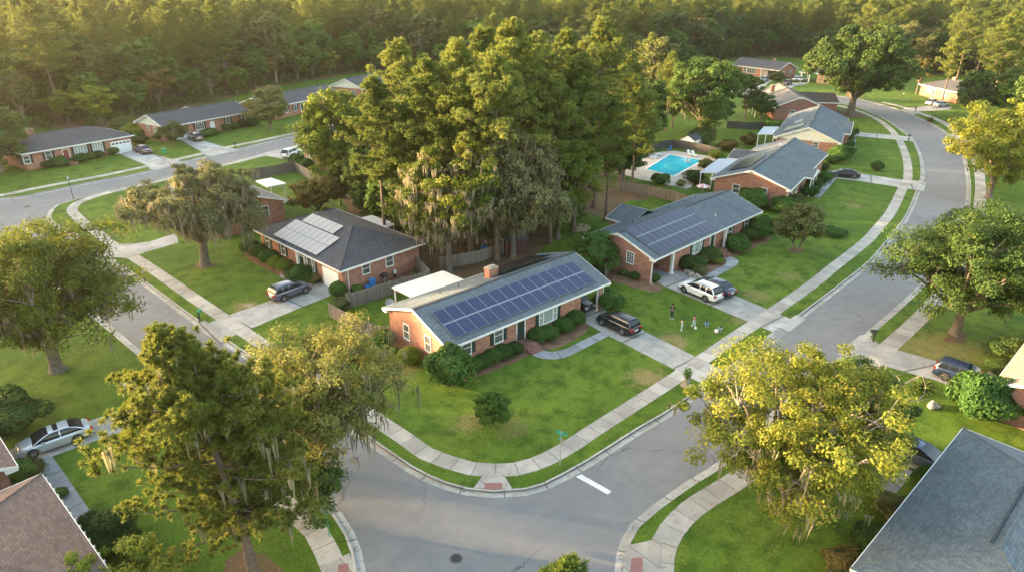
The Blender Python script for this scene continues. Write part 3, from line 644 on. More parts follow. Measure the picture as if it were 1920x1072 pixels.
        if sh:
            for q in (-1, 1):
                g = MB(); c = u+q*(w/2+.085+.24); s.ubox(g, side, c-.2, c+.2, z-h/2-.05, z+h/2+.05, 0, .05, M[sh])
                for i in range(7): zz = z-h/2+(i+.5)*h/7; s.ubox(g, side, c-.15, c+.15, zz-.05, zz+.03, .05, .06, M[sh])
                g.build('shutter', s.root)
    def door(s, side, u, z0=.5, w=.95, h=2.05, mat='darkdoor', storm=False):
        if isinstance(u, tuple): u = s.wp(side, *u)[0]
        f = MB(); t = .12
        s.ubox(f, side, u-w/2, u+w/2, z0, z0+h, -.02, .03, M[mat])
        for i in range(3): s.ubox(f, side, u-w*.32, u+w*.32, z0+.15+i*.63, z0+.65+i*.63, .03, .04, M[mat])
        d = f.build('door', s.root)
        f = MB(); s.ubox(f, side, u-w/2-t, u-w/2, z0, z0+h+t, -.02, .07, M['white']); s.ubox(f, side, u+w/2, u+w/2+t, z0, z0+h+t, -.02, .07, M['white']); s.ubox(f, side, u-w/2, u+w/2, z0+h, z0+h+t, -.02, .07, M['white'])
        f.build('door_frame', d)
        f = MB(); s.ubox(f, side, u+w*.36, u+w*.44, z0+1.0, z0+1.08, .03, .09, M['metal']); f.build('handle', d)
    def garage(s, side, u, w=2.6, h=2.15, win=False):
        if isinstance(u, tuple): u = s.wp(side, *u)[0]
        f = MB(); s.ubox(f, side, u-w/2, u+w/2, .02, h, -.02, .02, M['door_w'])
        for i in range(4): s.ubox(f, side, u-w/2+.05, u+w/2-.05, .06+i*h/4, (i+1)*h/4-.03, .02, .035, M['door_w'])
        if win:
            for i in range(5): c = u-w/2+(i+.5)*w/5; s.ubox(f, side, c-w*.07, c+w*.07, h*.8, h*.93, .035, .042, M['dark'])
        d = f.build('garage_door', s.root); f = MB()
        for a, b, c, e in ((u-w/2-.13, u-w/2, 0, h+.13), (u+w/2, u+w/2+.13, 0, h+.13), (u-w/2, u+w/2, h, h+.13)): s.ubox(f, side, a, b, c, e, -.02, .06, M['white'])
        f.build('door_frame', d)
    def post(s, x, y, h=None, w=.14, m='white', name='porch_post', z0=0):
        f = MB(); f.box(x-w/2, y-w/2, z0, x+w/2, y+w/2, (h or s.he)-.0, M[m]); f.box(x-w*.8, y-w*.8, z0, x+w*.8, y+w*.8, z0+.12, M[m]); f.build(name, s.root)
    def chimney(s, x, y, w=.9, d=.6, top=1.0):
        f = MB(); zb = s.zr-.9; zt = s.zr+top
        f.box(x-w/2, y-d/2, zb, x+w/2, y+d/2, zt, M['brick']); f.box(x-w/2-.06, y-d/2-.06, zt-.22, x+w/2+.06, y+d/2+.06, zt-.05, M['brick'])
        c = f.build('chimney', s.root); f = MB(); f.box(x-w/2-.03, y-d/2-.03, zt, x+w/2+.03, y+d/2+.03, zt+.07, M['stone']); f.box(x-w*.25, y-d*.25, zt+.07, x+w*.25, y+d*.25, zt+.2, M['stone']); f.build('chimney_cap', c)
    def vents(s, pts, white=False):
        for x, y in pts:
            z = s.he+s.k*min(y, s.W-y)+.1; f = MB(); f.tube([(x, y, z), (x, y, z+.38)], .05, M['plastic' if not white else 'white'], 8); f.tube([(x, y, z-.02), (x, y, z+.06)], [.14, .06], M['metal'], 8); f.build('vent_pipe', s.root)
    def downspout(s, x, y):
        f = MB(); f.box(x-.045, y-.045, .12, x+.045, y+.045, s.he-.1, M['white']); f.face([(x-.05, y-.3, .02), (x+.05, y-.3, .02), (x+.05, y, .2), (x-.05, y, .2)], M['white']); f.build('downspout', s.root)
    def rp(s, px, py, side='f'):
        """(x, distance below the ridge) where a pixel's ray meets the front or back slope"""
        d = fw*FPX+rt2*(px-960)-up2*(py-536); c = CAM-s.O
        C = Vector((c.dot(s.ex), c.dot(s.ey), c.z-.15)); D = Vector((d.dot(s.ex), d.dot(s.ey), d.z))
        sg = 1 if side == 'f' else -1; y0 = 0 if side == 'f' else s.W
        # z = he + k*sg*(y-y0)
        t = (s.he+s.k*sg*(C.y-y0)-C.z)/(D.z-s.k*sg*D.y); p = C+D*t
        return p.x, abs(p.y-s.W/2)*math.hypot(1, s.k)
    def solar(s, x0, t0, cols, rows, pw, ph, mat, side='f', gap=.06, skip=(), tilt=0, lab=None, lift=.12):
        sg = 1 if side == 'f' else -1; c = 1/math.hypot(1, s.k); sn = s.k*c; proto = None
        m = MB(); g = .028; w = pw-gap*.5; h = ph-gap*.5; fr = M['pv_frame'] if mat != 'pv_black' else M['pv_black']
        m.box(-w/2, -h/2, 0, w/2, h/2, .04, fr); m.face([(-w/2+g, -h/2+g, .043), (w/2-g, -h/2+g, .043), (w/2-g, h/2-g, .043), (-w/2+g, h/2-g, .043)], M[mat], [(0, 0), (math.floor(w/.207)*.207, 0), (math.floor(w/.207)*.207, math.floor(h/.207)*.207), (0, math.floor(h/.207)*.207)])
        if rows > 1 and mat != 'pv_black':
            for r in range(1, rows):
                t = t0+r*ph+(r-.5)*gap; b_ = MB(); b_.box(-cols*pw/2+.05, -gap*.5-.015, -.02, cols*pw/2-.05, gap*.5+.015, .03, M['pv_frame']); o_ = b_.build('mounting_rail', s.root)
                o_.location = (x0+cols*pw/2, s.W/2-sg*t*c, s.zr-t*sn+.13+lift); o_.rotation_euler = (math.atan(s.k)*sg, 0, 0)
        for r in range(rows):
            for q in range(cols):
                if (q, r) in skip: continue
                if proto is None: p = m.build('solar_panel', s.root); proto = p
                else: p = proto.copy(); COL.objects.link(p)
                t = t0+(r+.5)*ph+r*gap; x = x0+(q+.5)*pw
                y = s.W/2-sg*t*c; z = s.zr-t*sn+.13+lift
                p.location = (x, y, z); p.rotation_euler = (math.atan(s.k)*sg, 0, 0)
                if lab: p['label'] = lab
    def cross(s, xa, xb, proj, k=None, he=None, wall=True, mat='cream', ov=.35):
        """front gable whose ridge runs back into the main slope"""
        k = k or s.k; he = he or s.he; xm = (xa+xb)/2; zr = he+k*(xb-xa)/2; yb = (zr-s.he)/s.k
        rb, fb = MB(), MB(); Y = -proj; e = .135
        for sgn, xx in ((-1, xa), (1, xb)):
            ye = max((he-s.he)/s.k, 0)
            f = [(xx, Y, he+e), (xm, Y, zr+e), (xm, yb+.1, zr+e), (xx, ye, he+e)]
            rb.face(f if sgn < 0 else list(reversed(f)), s.mroof)
        W = M['white']; t = .05
        for a, b in (((xa, Y, he), (xm, Y, zr)), ((xm, Y, zr), (xb, Y, he))):
            fb.face([(a[0], Y-t, a[2]-.12), (b[0], Y-t, b[2]-.12), (b[0], Y-t, b[2]+.15), (a[0], Y-t, a[2]+.15)], W); fb.face([(a[0], Y-t, a[2]+.15), (b[0], Y-t, b[2]+.15), (b[0], Y+.02, b[2]+.15), (a[0], Y+.02, a[2]+.15)], W)
        for xx, d in ((xa, -t), (xb, t)):
            fb.face([(xx+d, Y, he-.12), (xx+d, .3, he-.12), (xx+d, .3, he+.14), (xx+d, Y, he+.14)][::(1 if d > 0 else -1)], W)
        rb.face([(xa, Y, he), (xb, Y, he), (xb, .3, he), (xa, .3, he)], W)
        rb.build('porch_roof' if not wall else 'cross_gable_roof', s.root); fb.build('fascia', s.root)
        g = MB(); g.face([(xa, Y+ov*.3, he), (xb, Y+ov*.3, he), (xm, Y+ov*.3, zr)], M[mat]); g.build('gable_front', s.root)
        if wall: g = MB(); g.box(xa+ov, Y+ov, -.05, xb-ov, s.Y0+.01, he, s.mw, 'bt'); g.build('wall', s.root)
    def wing(s, x0, y0, x1, y1, kind='gy', he=None, k=None, roof=None, inset=.4, wall=True):
        rb, fb = MB(), MB(); he = he or s.he; roof_block(rb, fb, x0, y0, x1, y1, he, k or s.k, kind, M[roof] if roof else s.mroof, ends='r' if kind == 'gy' else 'lr')
        rb.build('wing_roof', s.root); fb.build('fascia', s.root)
        if wall:
            g = MB(); g.box(x0+inset, y0, -.05, x1-inset, y1-inset, he, s.mw, 'bt')
            if kind == 'gy': xm = (x0+x1)/2; g.face([(x1-inset, y1-inset, he), (x0+inset, y1-inset, he), (xm, y1-inset, he+(k or s.k)*(x1-x0)/2-.1)], s.mw)
            g.build('wing_wall', s.root)
    def canopy(s, pts, z0, z1, mat, posts=(), th=.12, name='patio_cover', screen=False):
        """flat metal patio roof given by 4 local corners; z0 at the first two, z1 at the others"""
        m = MB(); zs = (z0, z0, z1, z1); top = [(p[0], p[1], z+th) for p, z in zip(pts, zs)]; bot = [(p[0], p[1], z) for p, z in zip(pts, zs)]
        m.face(top, M[mat]); m.face(list(reversed(bot)), M['white'])
        for i in range(4): j = (i+1) % 4; m.face([bot[i], bot[j], top[j], top[i]], M['white'])
        c = m.build(name, s.root)
        bm = bmesh.new(); bm.from_mesh(c.data); bmesh.ops.recalc_face_normals(bm, faces=bm.faces); bm.to_mesh(c.data); bm.free()
        for x, y in posts: f = MB(); f.box(x-.07, y-.07, 0, x+.07, y+.07, min(z0, z1)+.02, M['white']); f.build('post', c)
        return c
    def steps(s, u, n=4, w=1.9, d=1.3, h=.55, mat='brick_dark'):
        m = MB(); y = s.Y0; m.box(u-w/2, y-d, -.02, u+w/2, y, h, M[mat])
        for i in range(n-1): hh = h*(n-1-i)/n; m.box(u-w*.4, y-d-(i+1)*.3, -.02, u+w*.4, y-d-i*.3, hh, M[mat])
        o = m.build('front_steps', s.root)
        for q in (-1, 1):
            f = MB(); x = u+q*w*.42; yb = y-d; f.tube([(x, y-.1, h), (x, y-.1, h+.85), (x, yb, h+.85), (x, yb-.9, .8), (x, yb-.9, 0)], .022, M['plastic'], 6, False); f.tube([(x, yb, h+.85), (x, yb, h)], .02, M['plastic'], 6); f.build('handrail', o)

# ---- the corner house with the long solar array
h1 = House('red brick ranch house with one long array of blue solar panels and a brick chimney', (840.3,656.3), (1144.9,531.3), (712,584.6), W=10.6, x1=17.35)
H = h1; H.wb.box(17.35, H.Y1-.2, -.05, H.L-.4, H.Y1, 3.05, H.mw, 'b'); H.wb.box(H.L-.6, 3.2, -.05, H.L-.4, H.Y1-.2, 3.05, H.mw, 'b'); H.wb.box(17.3, H.Y0+.05, 2.6, H.L-.4, H.Y0+.25, 3.05, M['white'], 'b')
H.wb.box(H.L-1.0, H.Y0, -.05, H.L-.55, H.Y0+.4, 2.85, H.mw, 'b'); H.walls()
g = MB(); g.box(17.35, H.Y0, -.02, H.L-.3, H.Y1-.2, .02, M['drive']); g.face([(17.35, H.Y0, 3.0), (17.35, H.Y1, 3.0), (H.L-.5, H.Y1, 3.0), (H.L-.5, H.Y0, 3.0)], M['cream']); g.build('carport_floor', H.root)
H.post(H.L-1.15, H.Y0+.12, 2.9, name='carport_post'); H.downspout(H.L-.35, H.Y0+.05)
H.win('l', (762.7,621), 0, .85, 1.45); H.win('l', (803,643.6), 0, .85, 1.45)
H.win('f', (874.5,651.5), 0, .95, 1.4, 'shutter'); H.win('f', (934.5,627.5), 0, .95, 1.4, 'shutter')
H.win('f', (1027.5,590), 0, 2.35, 1.45, 'shutter', 'p', 'curtain'); H.door('f', (976,617), .55, storm=True)
H.steps(H.wp('f', 976, 617)[0]+.25)
x0, t0 = H.rp(808.3,587.2); x1, t1 = H.rp(1118,530.6)
H.solar(x0, t0, 14, 2, (x1-x0)/14, (t1-t0-.16)/2, 'pv_blue', gap=.09)
c = H.rp(910,502,'k'); H.chimney(H.loc(910,500,'z',5.2).x, H.W/2+1.9, 1.15, .8, .55)
xa = H.loc(930,520,'z',4.6).x
H.solar(11.3, .9, 7, 2, 1.05, 1.7, 'pv_black', 'k', lift=.35, lab='black solar panel racked on the rear slope')
H.vents([(4.6, 7.4), (7.2, 7.9)])
H.canopy([(3.6, 14.6), (10.2, 14.6), (10.2, 10.2), (3.6, 10.2)], 2.75, 2.95, 'corr_white', [(3.8, 14.3), (7, 14.4), (10, 14.3)])
# ---- second solar house
h2 = House('red brick ranch house with three rows of violet solar panels above an open carport', (1227.5,490), (1430.2,398), (1086.4,447), x0=4.55)
H = h2; H.wb.box(H.og, H.Y0+.3, -.05, H.og+.2, H.Y1, 3.05, H.mw, 'b'); H.wb.box(H.og, H.Y0, -.05, H.og+.35, H.Y0+.3, 3.05, H.mw, 'b'); H.wb.box(H.og+.2, H.Y1-.2, -.05, 4.55, H.Y1, 3.05, H.mw, 'b'); H.wb.box(H.og+.35, H.Y0+.03, 2.6, 4.7, H.Y0+.25, 3.05, M['white'], 'b'); H.walls()
g = MB(); g.box(H.og+.2, H.Y0, -.02, 4.55, H.Y1-.2, .02, M['path']); g.build('carport_floor', H.root)
H.X0 = H.og
H.win('l', (1134.5,469), 0, .9, 1.3, None, 'g'); H.win('l', (1182,483), 0, .95, 1.3, None, 'g'); H.X0 = 4.55
H.post(4.65, H.Y0-.05, 2.95, .3, name='carport_post'); H.downspout(H.og-.1, H.Y0-.15)
H.win('f', (1307,463), 0, 2.0, 1.45, 'shutter', 'p', 'curtain'); H.door('f', (1335,452), .5)
H.win('f', (1368,435), 0, .95, 1.35, 'shutter'); H.win('f', (1399,420), 0, .95, 1.35, 'shutter')
H.post(H.wp('f', 1352, 450)[0], H.Y0-.5, 3.0, .28); H.steps(H.wp('f', 1342, 452)[0])
x0, t0 = H.rp(1172.6,432.5); x1, t1 = H.rp(1343.7,430.5)
H.solar(x0, t0, 11, 3, (x1-x0)/11, (t1-t0-.24)/3, 'pv_violet', gap=.08)
a = H.loc(1140,410,'z',3.05); b = H.loc(1167,416,'z',3.05)
H.wing(a.x-.2, H.W-1.5, a.x+6.6, a.y+.3, 'gy')
H.vents([H.loc(1186,412,'z',4.6).to_2d(), H.loc(1255,387,'z',4.6).to_2d(), H.loc(1283,374,'z',4.6).to_2d(), H.loc(1304,370,'z',4.6).to_2d()]); H.vents([H.loc(1341,405,'z',4.0).to_2d()], True)
# ---- hip roofed house with panels whose pale colour holds sky glare
h3 = House('brick house with a dark hip roof, sky glare coloured solar panels and a white garage door', (638,511), (474,432), (774,467), W=-1, he=3.05, kind='hip') if False else None
a = at(638,511,3.05); b = at(474,432,3.05); d = (b-a).to_2d(); c = at(774,467,3.05)
# front faces the side street: its own x axis runs from the far end to the garage
h3 = House('brick house with a dark hip roof, sky glare coloured solar panels and a white garage door', (474,432), (638,511), None, W=12.0, he=3.05, k=.36, kind='hip', roof='roof_dark')
H = h3; H.walls()
H.garage('f', (620,515), 2.9, 2.2); H.win('f', (581,494), 0, 2.0, 1.5, 'shutter', 'p'); H.door('f', (565,478), .2, mat='darkdoor')
H.win('f', (531,467), 0, .9, 1.4, 'shutter'); H.win('f', (502,452), 0, .9, 1.4, 'shutter')
H.post(H.wp('f', 566, 492)[0], H.Y0-.45, 3.0, .28)
H.win('r', (686,503), 0, .95, 1.2); H.win('r', (730,489), 0, .95, 1.2)
H.downspout(H.X1+.08, H.Y0+.15+.5); H.steps(H.wp('f', 556, 482)[0], 2, 2.6, 1.6, .3)
x0, t0 = H.rp(576,409.6); x1, t1 = H.rp(598,482.6); x2, t2 = H.rp(513,442); x3, t3 = H.rp(643,436)
ph = 1.72; pw = 1.06
H.solar(x2, t1-2*ph-.05, int(round((x1-x2)/pw)), 2, pw, ph, 'pv_skyglare', gap=.08)
H.solar(x0, t1-3*ph-.15, 6, 1, 1.12, ph, 'pv_skyglare', gap=.08)
H.vents([H.loc(617,411,'z',4.6).to_2d(), H.loc(670,428,'z',4.6).to_2d(), H.loc(636,414,'z',4.6).to_2d()])
q = [H.loc(649,417,'z',2.7), H.loc(697,405,'z',2.7), H.loc(744,422,'z',2.7), H.loc(704,436,'z',2.7)]
H.canopy([(p.x, p.y) for p in q], 2.7, 2.75, 'corr_grey', [(q[2].x-.3, q[2].y-.3), (q[1].x-.1, q[1].y-.4), (q[3].x-.3, q[3].y+.1)])
# ---- right hand row
h10 = House('brick house with a grey gable roof and columned porch beside a parked black sedan', (1483,359), (1553,290), (1336,336), W=12.4)
H = h10; H.walls(); H.win('l', (1380,354), 0, 1.0, 1.3); H.win('l', (1431,361), 0, 1.0, 1.3); H.downspout(H.X0+.1, H.Y0-.1)
xa = H.loc(1522,318,'y',-.6).x
H.cross(9.2, 14.2, 1.3, wall=False, mat='cream'); H.post(9.5, -1.0); H.post(11.7, -1.0); H.post(13.9, -1.0)
H.door('f', 11.7); H.win('f', 4.0, 1.8, .95, 1.35, 'shutter_k'); H.win('f', 7.0, 1.8, .95, 1.35, 'shutter_k'); H.win('f', 17, 1.8, 1.8, 1.35, 'shutter_k', 'm'); H.win('f', 22, 1.8, .95, 1.35, 'shutter_k')
H.solar(3.4, 1.2, 7, 2, 1.35, 1.75, 'pv_black', 'k', lab='black solar panel on the sunlit rear slope')
q = [H.loc(1311.5,324.6,'z',2.7), H.loc(1355,326,'z',2.7), H.loc(1388,301,'z',2.7), H.loc(1347,300,'z',2.7)]
H.canopy([(p.x, p.y) for p in q], 2.7, 2.8, 'corr_grey', [(q[0].x+.2, q[0].y-.2), (q[1].x, q[1].y-.2), ((q[0].x+q[1].x)/2, (q[0].y+q[1].y)/2-.2)])
q = H.loc(1366,294.7,'z',3.0); r_ = H.loc(1389,298.5,'z',3.0); H.wing(r_.x-.5, H.W-2.0, r_.x+7.5, q.y, 'gy', 2.9, .22, 'roof_dark')
H.vents([H.loc(1430,290,'z',5).to_2d(), H.loc(1462,272,'z',5).to_2d()], True)
h11 = House('house with a broad cream gable end above low brick side walls', (1578,271), (1591,224), (1451,258), W=12.6, gable='cream', k=.40)
H = h11; H.walls(); H.win('l', (1529,272), 0, 1.0, 1.0); H.cross(10.5, 19.5, 1.2, wall=True, mat='cream')
H.solar(3.0, 1.5, 3, 2, 1.5, 1.8, 'pv_black', 'k', lab='black solar panel on the roof behind the cream gable'); H.solar(9.0, 2.2, 3, 1, 1.5, 1.8, 'pv_violet', 'k')
q = [H.loc(1420,252.5,'z',2.8), H.loc(1449,253,'z',2.8), H.loc(1461,240,'z',2.8), H.loc(1432,239.5,'z',2.8)]
H.canopy([(p.x, p.y) for p in q], 2.8, 2.9, 'corr_grey', [(q[0].x+.2, q[0].y-.2), (q[1].x, q[1].y-.2), ((q[0].x+q[1].x)/2, (q[0].y+q[1].y)/2-.2)])
H.vents([H.loc(1523,231,'z',5).to_2d()], True); H.downspout(H.X0, H.Y0-.1)
h12 = House('brown brick house with a grey roof and dark front wing before the bend', (1552,205), (1490,168), (1455,207), L=24, W=13.0, roof='roof_grey', wall='brick_dark', k=.40)
H = h12; H.walls(); H.win('l', (1486,212), 0, 1.1, 1.2); H.chimney(15, 10.2, .9, .9, .7)
rb, fb = MB(), MB(); roof_block(rb, fb, 9, -5.5, 19, 5.5, 3.05, .36, 'gy', M['roof_dark'], ends='l'); rb.build('wing_roof', H.root); fb.build('fascia', H.root)
g = MB(); g.box(9.4, -5.1, -.05, 18.6, .7, 3.05, H.mw, 'b'); g.build('wing_wall', H.root)
H.canopy([(3, 16.5), (11, 16.5), (11, 12.6), (3, 12.6)], 2.6, 2.7, 'corr_grey', [(3.2, 16.3), (7, 16.3), (10.8, 16.3)]); H.vents([(4, 10), (7, 9), (10, 9.5)])
# ---- across the streets
h6 = House('hip roofed brick house with a red door and one maroon car on its drive', (40,291), (252,254.5), None, W=11.5, kind='hip', roof='roof_dark', of=.55)
H = h6; H.walls(); H.garage('f', (226.7,271), 3.6, 2.3, True); H.win('f', (50,300), 0, .95, 1.3, 'shutter_k'); H.win('f', (91,291.5), 0, .95, 1.3, 'shutter_k'); H.door('f', (123.4,287), .5, mat='reddoor')
H.win('f', (151,281), 0, 2.1, 1.4, 'shutter_k', 'm', 'curtain'); H.win('f', (183,276), 1.5, 1.7, 1.8, 'shutter_k', 'm', 'curtain'); H.chimney(5.5, 9.4, 1.3, .7, .5); H.steps(H.wp('f', 125, 287)[0])
h7 = House('brick house with a cream gable end and a tan suv outside its garage', (306,240.7), (471,210.5), (257,228.6), gable='cream', roof='roof_dark', k=.37)
H = h7; H.walls(); H.garage('f', (332.5,247), 3.8, 2.3); H.win('f', (374.6,237), 0, 2.0, 1.3, 'shutter_k', 'm'); H.door('f', (398,234), .3, mat='door_w'); H.win('f', (427,225.6), 0, .95, 1.2, 'shutter_k'); H.win('f', (455.5,220.5), 0, .95, 1.2, 'shutter_k')
H.win('l', (277.5,238), 0, .7, 1.0); H.win('l', (291,244), 0, .7, 1.0); H.chimney(10, 6.4, 1.6, .6, .1)
h8 = House('low brick house half hidden behind the round tree', (505,204), (640,176), None, W=11, roof='roof_dark', k=.36)
H = h8; H.walls(); H.win('f', 9.0, 1.8, .95, 1.3, 'shutter_k'); H.win('f', 6.0, 1.8, .95, 1.3, 'shutter_k'); H.win('f', 14.0, 1.8, 1.8, 1.3, 'shutter_k', 'm'); H.door('f', 11.5)
h9 = House('house with a small white gable glimpsed between the far trees', (680,168), (745,153), None, W=12, gable='cream', roof='roof_dark', k=.4)
H = h9; H.walls(); H.win('l', 3.5, 1.8, 1.0, 1.1); H.win('f', 5.0, 1.8, 1.0, 1.1)
h13 = House('farthest brick house with an open carport and a light car in front', (1370,122.5), (1459.7,133.3), None, W=12, roof='roof_dark', k=.38)
H = h13; H.walls(); H.win('f', (1409,133), 0, 3.6, 1.7, None, 'm'); H.win('f', (1397,131), 0, 1.2, 1.5); H.post(H.wp('f', 1428, 136)[0], H.Y0-.4); H.chimney(H.L-7, 7.5, .9, .6, .5)
g = MB(); u = H.wp('f', 1449, 138)[0]; H.ubox(g, 'f', u-3.2, u+3.4, 0, 2.75, 0, .05, M['dark']); g.build('carport_shade_slab', H.root)  # dark slab on the wall paints the shade inside the carport
g = MB(); u = H.wp('f', 1434, 138)[0]; H.ubox(g, 'f', u-1.4, u+1.2, .1, 2.5, 0, .06, M['stone']); g.build('timber_door', H.root)
H.win('r', 3.6, 1.9, .9, 1.3); H.win('r', 8.0, 1.9, .9, 1.3)
h14 = House('small pale roofed carport house partly behind the great oak', (1498,136), (1560,141), None, W=10, kind='hip', roof='roof_grey', wall='brick_tan', k=.25, x0=6)
H = h14; H.walls(); H.post(.8, .8, w=.4); H.post(.8, 9, w=.4); H.post(3.4, .8, w=.3); H.win('f', 9, 1.8, 1.2, 1.3)
h15 = House('low brick house lit orange beneath the far pines', (1722,158.5), (1797,175), None, W=12, kind='hip', roof='roof_dark', wall='brick_dark', k=.36)
H = h15; H.walls(); H.win('f', (1742,168), 0, 1.8, 1.4, None, 'm'); H.win('f', (1771,176), 0, 1.6, 1.4, None, 'm'); H.door('f', 6.5); H.chimney(7, 6, 1.2, .8, .6)
ex = Vector((math.cos(R(-178.8)), math.sin(R(-178.8)))); c = at(1862.5,721,3.05).to_2d()
h16 = House('brick house with a tan roof beyond the globe shaped shrub', o=c-ex*20, yaw=-178.8, L=20, W=12, roof='roof_tan', k=.36)
H = h16; H.walls(); H.win('r', 9, 1.8, .9, 1.3)
h17 = House('large grey hip roof filling the bottom corner beside the blue grey sedan', o=at(1805,804,3.05).to_2d(), yaw=-179.5, L=18.8, W=10.4, kind='hip', roof='roof_slate', k=.36)
H = h17; H.walls(); H.vents([(15, 8.4), (5, 6.5)], True); H.steps(8.6, 4, 1.8, 1.0); H.door('f', 8.6)
g = MB(); g.box(5.2, 5.2-.5, H.zr+.05, 13.4, 5.2-.38, H.zr+.12, M['ridge']); g.build('ridge_vent', H.root)
ex = Vector((math.cos(R(95.56)), math.sin(R(95.56)))); c = at(79,890,3.05).to_2d()
h18 = House('brown hip roof in the bottom corner beside the silver sedan path', o=c-ex*12.6, yaw=95.56, L=12.6, W=18, kind='hip', roof='roof_brown', wall='brick_dark', k=.36)
H = h18; H.walls(); H.vents([(8.5, 5.5)], True)
for i in range(16):
    g = MB(); g.box(.5+i*.76, -.12, 3.0, .54+i*.76, -.02, 3.22, M['white']); g.build('gutter_bracket', H.root)
h19 = House('low brown gable garage behind the nose of the silver sedan', o=at(34,876,3.05).to_2d(), yaw=95.1, L=9, W=8, roof='roof_brown', wall='brick_dark', k=.36, name='garage', cat='garage')
h19.walls()
ex = Vector((math.cos(R(-85.2)), math.sin(R(-85.2)))); ey = Vector((-ex.y, ex.x)); c = at(541,376.6,3.05).to_2d()
h4 = House('brick house behind the mossy oak with a white roofed patio', o=c-ex*17-ey*11, yaw=-85.2, L=17, W=11, roof='roof_grey')
H = h4; H.walls(); H.win('r', (496,392.7), 0, 1.05, 1.3); H.win('f', 4, 1.8, 1, 1.3, 'shutter_k'); H.win('f', 12, 1.8, 1, 1.3, 'shutter_k')
q = [H.loc(480,341.6,'z',2.8), H.loc(509,336,'z',2.8), H.loc(537.4,347,'z',2.8), H.loc(501,353.5,'z',2.8)]
H.canopy([(p.x, p.y) for p in q], 2.8, 2.85, 'white', [(q[2].x-.3, q[2].y-.3), (q[1].x+.3, q[1].y-.4)], .22)
ex = Vector((math.cos(R(12)), math.sin(R(12)))); ey = Vector((-ex.y, ex.x)); c = at(561,280,3.05).to_2d()
h5 = House('brick gable end beside the yellow green tree and wooden fence', o=c-ey*11.5, yaw=12, L=18, W=11.5, roof='roof_grey', wall='brick_tan')
H = h5; H.walls(); H.win('l', (583,290), 0, .8, 1.2); H.win('l', (591,314), 0, .8, 1.2)

# ---- outbuildings
def shed(px, yaw, L, W, h, label, wall, roof, door, name='garden_shed'):
    c = at(*px); e = empty(name, (c.x, c.y, 0), R(yaw), label, 'shed')
    m = MB(); m.box(0, 0, 0, L, W, h, M[wall], 'b'); zr = h+.45*W/2*1.2
    for x in (0, L): m.face([(x, 0, h), (x, W, h), (x, W/2, zr)][::(1 if x else -1)], M[wall])
    m.build('wall', e); m = MB(); o = .15
    m.face([(-o, -o, h-.05), (L+o, -o, h-.05), (L+o, W/2, zr+.05), (-o, W/2, zr+.05)], M[roof]); m.face([(L+o, W+o, h-.05), (-o, W+o, h-.05), (-o, W/2, zr+.05), (L+o, W/2, zr+.05)], M[roof]); m.build('roof', e)
    m = MB(); u = W/2
    m.box(-.04, u-.85, .1, 0, u+.85, h-.05, M[door]); dd = m.build('door', e); m = MB()
    for a, b, z0, z1 in ((u-.95, u-.85, .1, h), (u+.85, u+.95, .1, h), (u-.05, u+.05, .1, h), (u-.85, u+.85, h-.12, h-.02), (u-.85, u+.85, .1, .2), (u-.85, u+.85, h*.5, h*.5+.1)): m.box(-.08, a, z0, -.03, b, z1, M['white'])
    m.build('trim', dd); return e
M['barnred'] = noisy('barn_red_board', (.10, .035, .035), (.06, .025, .025), 2, .9)
shed((948,482), -18, 3.0, 3.2, 2.1, 'dark red garden shed with white door trim under the mossy oaks', 'barnred', 'roof_dark', 'barnred')
shed((1292,272), 188, 4.2, 3.0, 2.0, 'white garden shed with an arched dark roof behind the pool fence', 'white', 'roof_dark', 'white')
# playhouse frame
c = at(885,472); e = empty('play_frame', (c.x, c.y, 0), R(-20), 'pale wooden play frame with a blue tub beneath the mossy oak', 'play frame')
for x in (0, 2.0):
    for y in (0, 1.6): m = MB(); m.box(x-.08, y-.08, 0, x+.08, y+.08, 2.6, M['sandpatch']); m.build('post', e)
m = MB(); m.box(-.1, -.1, 2.4, 2.1, 0, 2.6, M['sandpatch']); m.box(.5, -.06, .9, .95, .0, 2.4, M['sandpatch']); m.box(1.3, -.06, .9, 1.95, .0, 2.4, M['sandpatch']); m.build('panel', e)
m = MB(); m.tube([(1.5, -.5, 0), (1.5, -.5, .7)], [.35, .45], M['blueplastic'], 12); m.build('tub', e)

# ---- swimming pool
pool = P([(1212,318),(1256,291.5),(1317,301.5),(1262,331)])
def quad_off(p, d):
    c = sum(p, Vector((0, 0)))/len(p); out = []
    n = len(p)
    for i in range(n):
        a = (p[i]-p[i-1]).normalized(); b = (p[(i+1) % n]-p[i]).normalized(); na = Vector((a.y, -a.x)); nb = Vector((b.y, -b.x))
        s_ = 1 if (p[i]-c).dot(na+nb) > 0 else -1; out.append(p[i]+(na+nb)*s_*d/max(.4, 1+na.dot(nb)))
    return out
deck = P([(1150,322),(1165,305),(1235,286),(1262,283),(1345,296),(1330,312),(1312,326),(1296,352),(1288,354),(1200,337)])
o = poly_sheet('pool_deck', deck, .05, M['pooldeck'], .07)
e = empty('swimming_pool', (*pool[0], 0), 0, 'rectangular turquoise swimming pool set in a pale deck', 'swimming pool')
q = [(p-pool[0]) for p in pool]; m = MB(); m.face([(*p, .065) for p in q], M['water']); w_ = m.build('water', e)
m = MB(); q2 = quad_off(q, .35)
for i in range(4): j = (i+1) % 4; m.face([(*q[i], .085), (*q[j], .085), (*q2[j], .085), (*q2[i], .085)], M['whitecloth']); m.face([(*q[i], .085), (*q[j], .085), (*q[j], .06), (*q[i], .06)], M['glass'])
m.build('coping', e)
bm = bmesh.new(); bm.from_mesh(e.children[1].data); bmesh.ops.recalc_face_normals(bm, faces=bm.faces); bm.to_mesh(e.children[1].data); bm.free()
